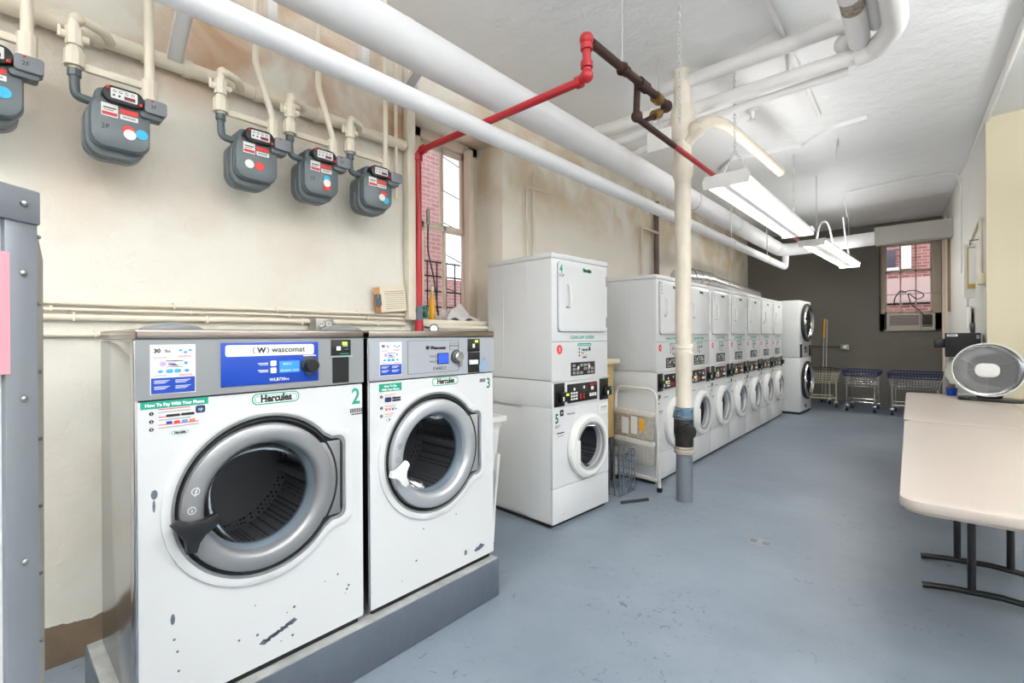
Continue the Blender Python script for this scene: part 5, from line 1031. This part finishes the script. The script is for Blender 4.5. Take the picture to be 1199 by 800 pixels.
# laundry carts
def cart(label, loc, rz, W_, D_, cream=False):
    t = thing('laundry_cart', label, 'laundry cart', loc, rz, 'wire laundry carts')
    wm = mat('cream_wire', 'C9C6AE', .4, .2) if cream else CHROME
    top, bot = .73, .46; i = .05
    def P(u, v, z):
        k = (top - z) / (top - bot) * i; return Vector((-W_ / 2 + k + u * (W_ - 2 * k), k + v * (D_ - 2 * k), z))
    b = MB()
    nx, ny = int(W_ / .042), int(D_ / .05)
    for s in (0, 1):
        for k in range(nx + 1): b.tube([P(k / nx, s, top - .02), P(k / nx, s, bot)], .0028, wm, 4)
        for k in range(ny + 1): b.tube([P(s, k / ny, top - .02), P(s, k / ny, bot)], .0028, wm, 4)
    for j in range(6):
        z = bot + j * (top - bot) / 6; b.tube([P(0, 0, z), P(1, 0, z), P(1, 1, z), P(0, 1, z)], .0032, wm, 5, closed=True)
    for k in range(1, nx): b.tube([P(k / nx, 0, bot), P(k / nx, 1, bot)], .0025, wm, 4)
    b.build('wire_basket', t)
    b = MB()
    b.tube([P(0, 0, top), P(1, 0, top), P(1, 1, top), P(0, 1, top)], .011, NAVY if not cream else BLACK, 8, .04, closed=True)
    if not cream:
        b.tube([P(0, 0, top - .085), P(1, 0, top - .085), P(1, 1, top - .085), P(0, 1, top - .085)], .011, NAVY, 8, .04, closed=True)
        for s in (0, 1):
            for k in range(nx + 1): b.tube([P(k / nx, s, top), P(k / nx, s, top - .085)], .006, NAVY, 5)
            for k in range(ny + 1): b.tube([P(s, k / ny, top), P(s, k / ny, top - .085)], .006, NAVY, 5)
    else: b.tube([P(0, 0, top - .04), P(1, 0, top - .04), P(1, 1, top - .04), P(0, 1, top - .04)], .009, BLACK, 8, .04, closed=True)
    b.build('bumper_rim', t)
    b = MB()
    x0, x1, y0, y1 = -W_ / 2 + .06, W_ / 2 - .06, .06, D_ - .06
    b.tube([(x0, y0, .18), (x1, y0, .18), (x1, y1, .18), (x0, y1, .18)], .010, wm, 8, closed=True)
    b.tube([(x0, (y0 + y1) / 2, .21), (x1, (y0 + y1) / 2, .21)], .008, wm, 8); b.build('lower_frame', t)
    for x_ in (x0, x1):
        for y_ in (y0, y1):
            b = MB(); b.tube([(x_, y_, bot + .01), (x_, y_, .12)], .012, wm, 8); lg = b.build('leg', t)
            b = MB(); b.cyl((x_ - .018, y_ + .02, .045), (x_ + .018, y_ + .02, .045), .045, RUBBER, seg=18); b.cyl((x_ - .020, y_ + .02, .045), (x_ + .020, y_ + .02, .045), .018, STEEL, seg=12); b.box((x_ - .028, y_ - .01, .085), (x_ + .028, y_ + .04, .12), wm, .004); b.box((x_ - .028, y_ + .005, .04), (x_ - .023, y_ + .035, .09), wm); b.build('caster', lg)
    return t
cart('cream wire laundry cart beside the far stacked machine, set at an angle', (-1.66, 10.62, 0), .35, .72, .60, True)
cart('wire laundry cart with navy rim in the middle of the three', (-1.00, 10.40, 0), -.03, .52, .66)
cart('largest navy-rimmed wire laundry cart, right of the three under the window', (-.26, 10.26, 0), -.03, .70, .70)

# ------------------------------------------------------------------ mid-ground things by the wall
t = thing('utility_sink', 'white plastic utility sink squeezed between washer 3 and stack 4', 'sink', (-2.35, 2.075, 0)); t.scale = (1, .66, 1)
b = MB()
t0 = bmesh.new(); rings = []
for (hx_, hy_, z) in ((.245, .27, .86), (.245, .27, .80), (.235, .26, .80), (.205, .23, .52), (.19, .21, .50), (.19, .21, .515), (.20, .22, .53), (.225, .25, .845), (.225, .25, .86)):
    rings.append([t0.verts.new((sx * hx_, sy * hy_, z)) for sx, sy in ((-1, -1), (1, -1), (1, 1), (-1, 1))])
for A, B in zip(rings, rings[1:] + rings[:0]):
    for k in range(4): t0.faces.new((A[k], A[(k + 1) % 4], B[(k + 1) % 4], B[k]))
t0.faces.new(rings[4][::-1]); t0.faces.new(rings[5])
for k in range(4): t0.faces.new((rings[-1][k], rings[-1][(k + 1) % 4], rings[0][(k + 1) % 4], rings[0][k]))
bmesh.ops.recalc_face_normals(t0, faces=t0.faces); b.merge(t0, WHITE2); b.box((-.275, -.29, .835), (.275, -.265, .87), WHITE2, .005); b.box((-.275, .265, .835), (.275, .29, .87), WHITE2, .005); b.box((.24, -.29, .835), (.28, .29, .87), WHITE2, .005); b.box((-.28, -.29, .835), (-.24, .29, .87), WHITE2, .005)
b.build('basin', t)
for sx in (-1, 1):
    for sy in (-1, 1):
        b = MB(); t0 = bmesh.new(); q = []
        for (z, w_, x_) in ((.62, .045, .215), (.30, .032, .195), (.03, .024, .185)):
            q.append([t0.verts.new((sx * x_ + dx * w_, sy * (x_ + .03) + dy * w_ * .8, z)) for dx, dy in ((-.5, -.5), (.5, -.5), (.5, .5), (-.5, .5))])
        for A, B in zip(q, q[1:]):
            for k in range(4): t0.faces.new((A[k], A[(k + 1) % 4], B[(k + 1) % 4], B[k]))
        t0.faces.new(q[0]); t0.faces.new(q[-1][::-1]); bmesh.ops.recalc_face_normals(t0, faces=t0.faces); b.merge(t0, WHITE2); b.cyl((sx * .185, sy * .215, 0), (sx * .185, sy * .215, .04), .018, GREY_D, seg=10); b.build('leg', t)
t = thing('tan_cabinet', 'tall tan cabinet with a cream counter top between stack 4 and the long row', 'cabinet', (-2.30, 3.60, 0), PI / 2)
TAN = mat('tan_paint', 'C9A870', .5, var=.12, vscale=5); b = MB(); b.box((0, 0, .42), (.44, .46, 1.115), TAN, .004); b.build('carcass', t)
b = MB(); b.box((-.02, -.04, 1.118), (.50, .48, 1.165), mat('cream_counter', 'DCCFB6', .5), .006); b.build('counter_top', t)
for xx in (.02, .42): b = MB(); b.box((xx - .02, .01, 0), (xx + .02, .05, .42), mat('dark_leg_%d' % int(xx * 100), '4C4A48', .6), .003); b.build('leg', t)
t = thing('wire_crate', 'dark wire crate on the floor in front of the tan cabinet', 'crate', (-2.14, 3.76, 0))
b = MB()
for k in range(7):
    z = .01 + k * .06; b.tube([(-.13, -.13, z), (.13, -.13, z), (.13, .13, z), (-.13, .13, z)], .006, GREY_D, 6, closed=True)
for k in range(6):
    u = -.13 + k * .052
    for p in ((u, -.13), (u, .13), (-.13, u), (.13, u)): b.tube([(p[0], p[1], .005), (p[0], p[1], .375)], .005, GREY_D, 5)
b.build('wire_frame', t)
b = MB(); b.tube([(-1.93, 3.50, .012), (-1.80, 3.72, .012)], .012, RUBBER, 8); tag(b.build('black_rod'), 'short black rod on the floor at the right foot of stack 4', 'rod')

# step ladder
t = thing('step_ladder', 'folded cream metal step ladder leaning against the first machine of the row', 'step ladder', (-2.08, 4.045, 0), math.radians(-13))
LAD = mat('ladder_cream', 'E6E2DA', .4, var=.1, vscale=12)
b = MB(); b.tube([(-.24, 0, .02), (-.24, .0, .90), (.24, 0, .90), (.27, 0, .02)], .013, LAD, 10, .10); b.tube([(-.24, 0, .10), (.26, 0, .10)], .009, LAD, 8); b.build('front_frame', t)
b = MB(); b.tube([(-.22, .035, .03), (-.22, .03, .60), (.225, .03, .60), (.235, .035, .03)], .010, LAD, 10, .05); b.tube([(-.22, .035, .07), (.235, .035, .07)], .008, LAD, 8); b.build('rear_frame', t)
b = MB(); b.poly([rrect(-.225, .44, .225, .68, .03)], -.035, -.012, mat('ladder_label', 'C8C0B4', .5, var=.5, vscale=30), bev=.004); b.poly([rrect(-.235, .655, .235, .69, .015)], -.04, -.008, LAD, bev=.004)
b.box((.08, -.038, .52), (.13, -.034, .63), YEL); b.box((-.02, -.038, .48), (.05, -.034, .64), PAPER); b.box((-.13, -.038, .47), (-.05, -.034, .62), PAPER); b.build('top_step', t)
b = MB(); b.poly([rrect(-.225, .22, .225, .42, .03)], -.035, -.012, mat('step_grey', 'B6B4AE', .5, var=.2, vscale=14), bev=.004); b.poly([rrect(-.235, .395, .235, .43, .015)], -.04, -.008, LAD, bev=.004)
for k in range(10):
    for j in range(4): b.sphere((-.19 + k * .042, -.035, .245 + j * .038), .005, GREY_D, (1, .4, 1), 6)
b.build('lower_step', t)
for xx in (-.24, .27): b = MB(); b.box((xx - .018, -.02, 0), (xx + .018, .02, .04), BLACK, .005); b.build('foot', t)

# floor drain
t = thing('floor_drain', 'round slotted floor drain in the middle of the blue-grey floor', 'drain', (-.878, 3.454, 0))
b = MB(); b.lathe([(0, .001), (.062, .002), (.066, .001)], (0, 0, 0), (0, 0, 1), GREY_P, 28)
for s_ in (-1, 1):
    for k in range(6):
        for j in range(4): b.box((s_ * .038 - .018 + k * .007, -.03 + j * .016, .0022), (s_ * .038 - .0145 + k * .007, -.02 + j * .016, .0028), DARK)
b.build('grate', t)

# ------------------------------------------------------------------ steel framed cabinet at the left edge
ca = math.radians(38)
t = thing('metal_cabinet', 'steel-framed metal cabinet with riveted edges at the left picture edge', 'metal cabinet', (-.93, .0545, 0), ca + PI / 2)
FR = mat('frame_steel_paint', '868B92', .4, .4, var=.08, vscale=5); ZT = 1.583
b = MB(); b.box((-.042, 0, 0), (-.001, .03, ZT), FR, .002)
b.box((-.9, -.004, ZT - .045), (.0, .03, ZT + .002), FR, .003)
for zz in (1.47, 1.3, 1.08, .86, .66, .42, .2): b.sphere((-.020, -.001, zz), .0045, STEEL, (1, .5, 1), 12)
b.sphere((-.022, -.006, ZT - .02), .0045, STEEL, (1, .5, 1), 12); b.build('frame', t)
b = MB(); b.box((-.9, .006, 0), (-.040, .02, ZT - .04), WHITE); b.build('front_panel', t)
b = MB(); b.box((-.5, -.002, 1.335), (-.038, .0, 1.495), mat('pink_paper', 'E79AA6', .7)); tag(b.build('pink_notice', t), 'pink notice sheet', 'x'); del bpy.data.objects['pink_notice']['category']
b = MB(); b.box((-.9, .03, 0), (.0, .42, ZT), FR); b.build('body', t)
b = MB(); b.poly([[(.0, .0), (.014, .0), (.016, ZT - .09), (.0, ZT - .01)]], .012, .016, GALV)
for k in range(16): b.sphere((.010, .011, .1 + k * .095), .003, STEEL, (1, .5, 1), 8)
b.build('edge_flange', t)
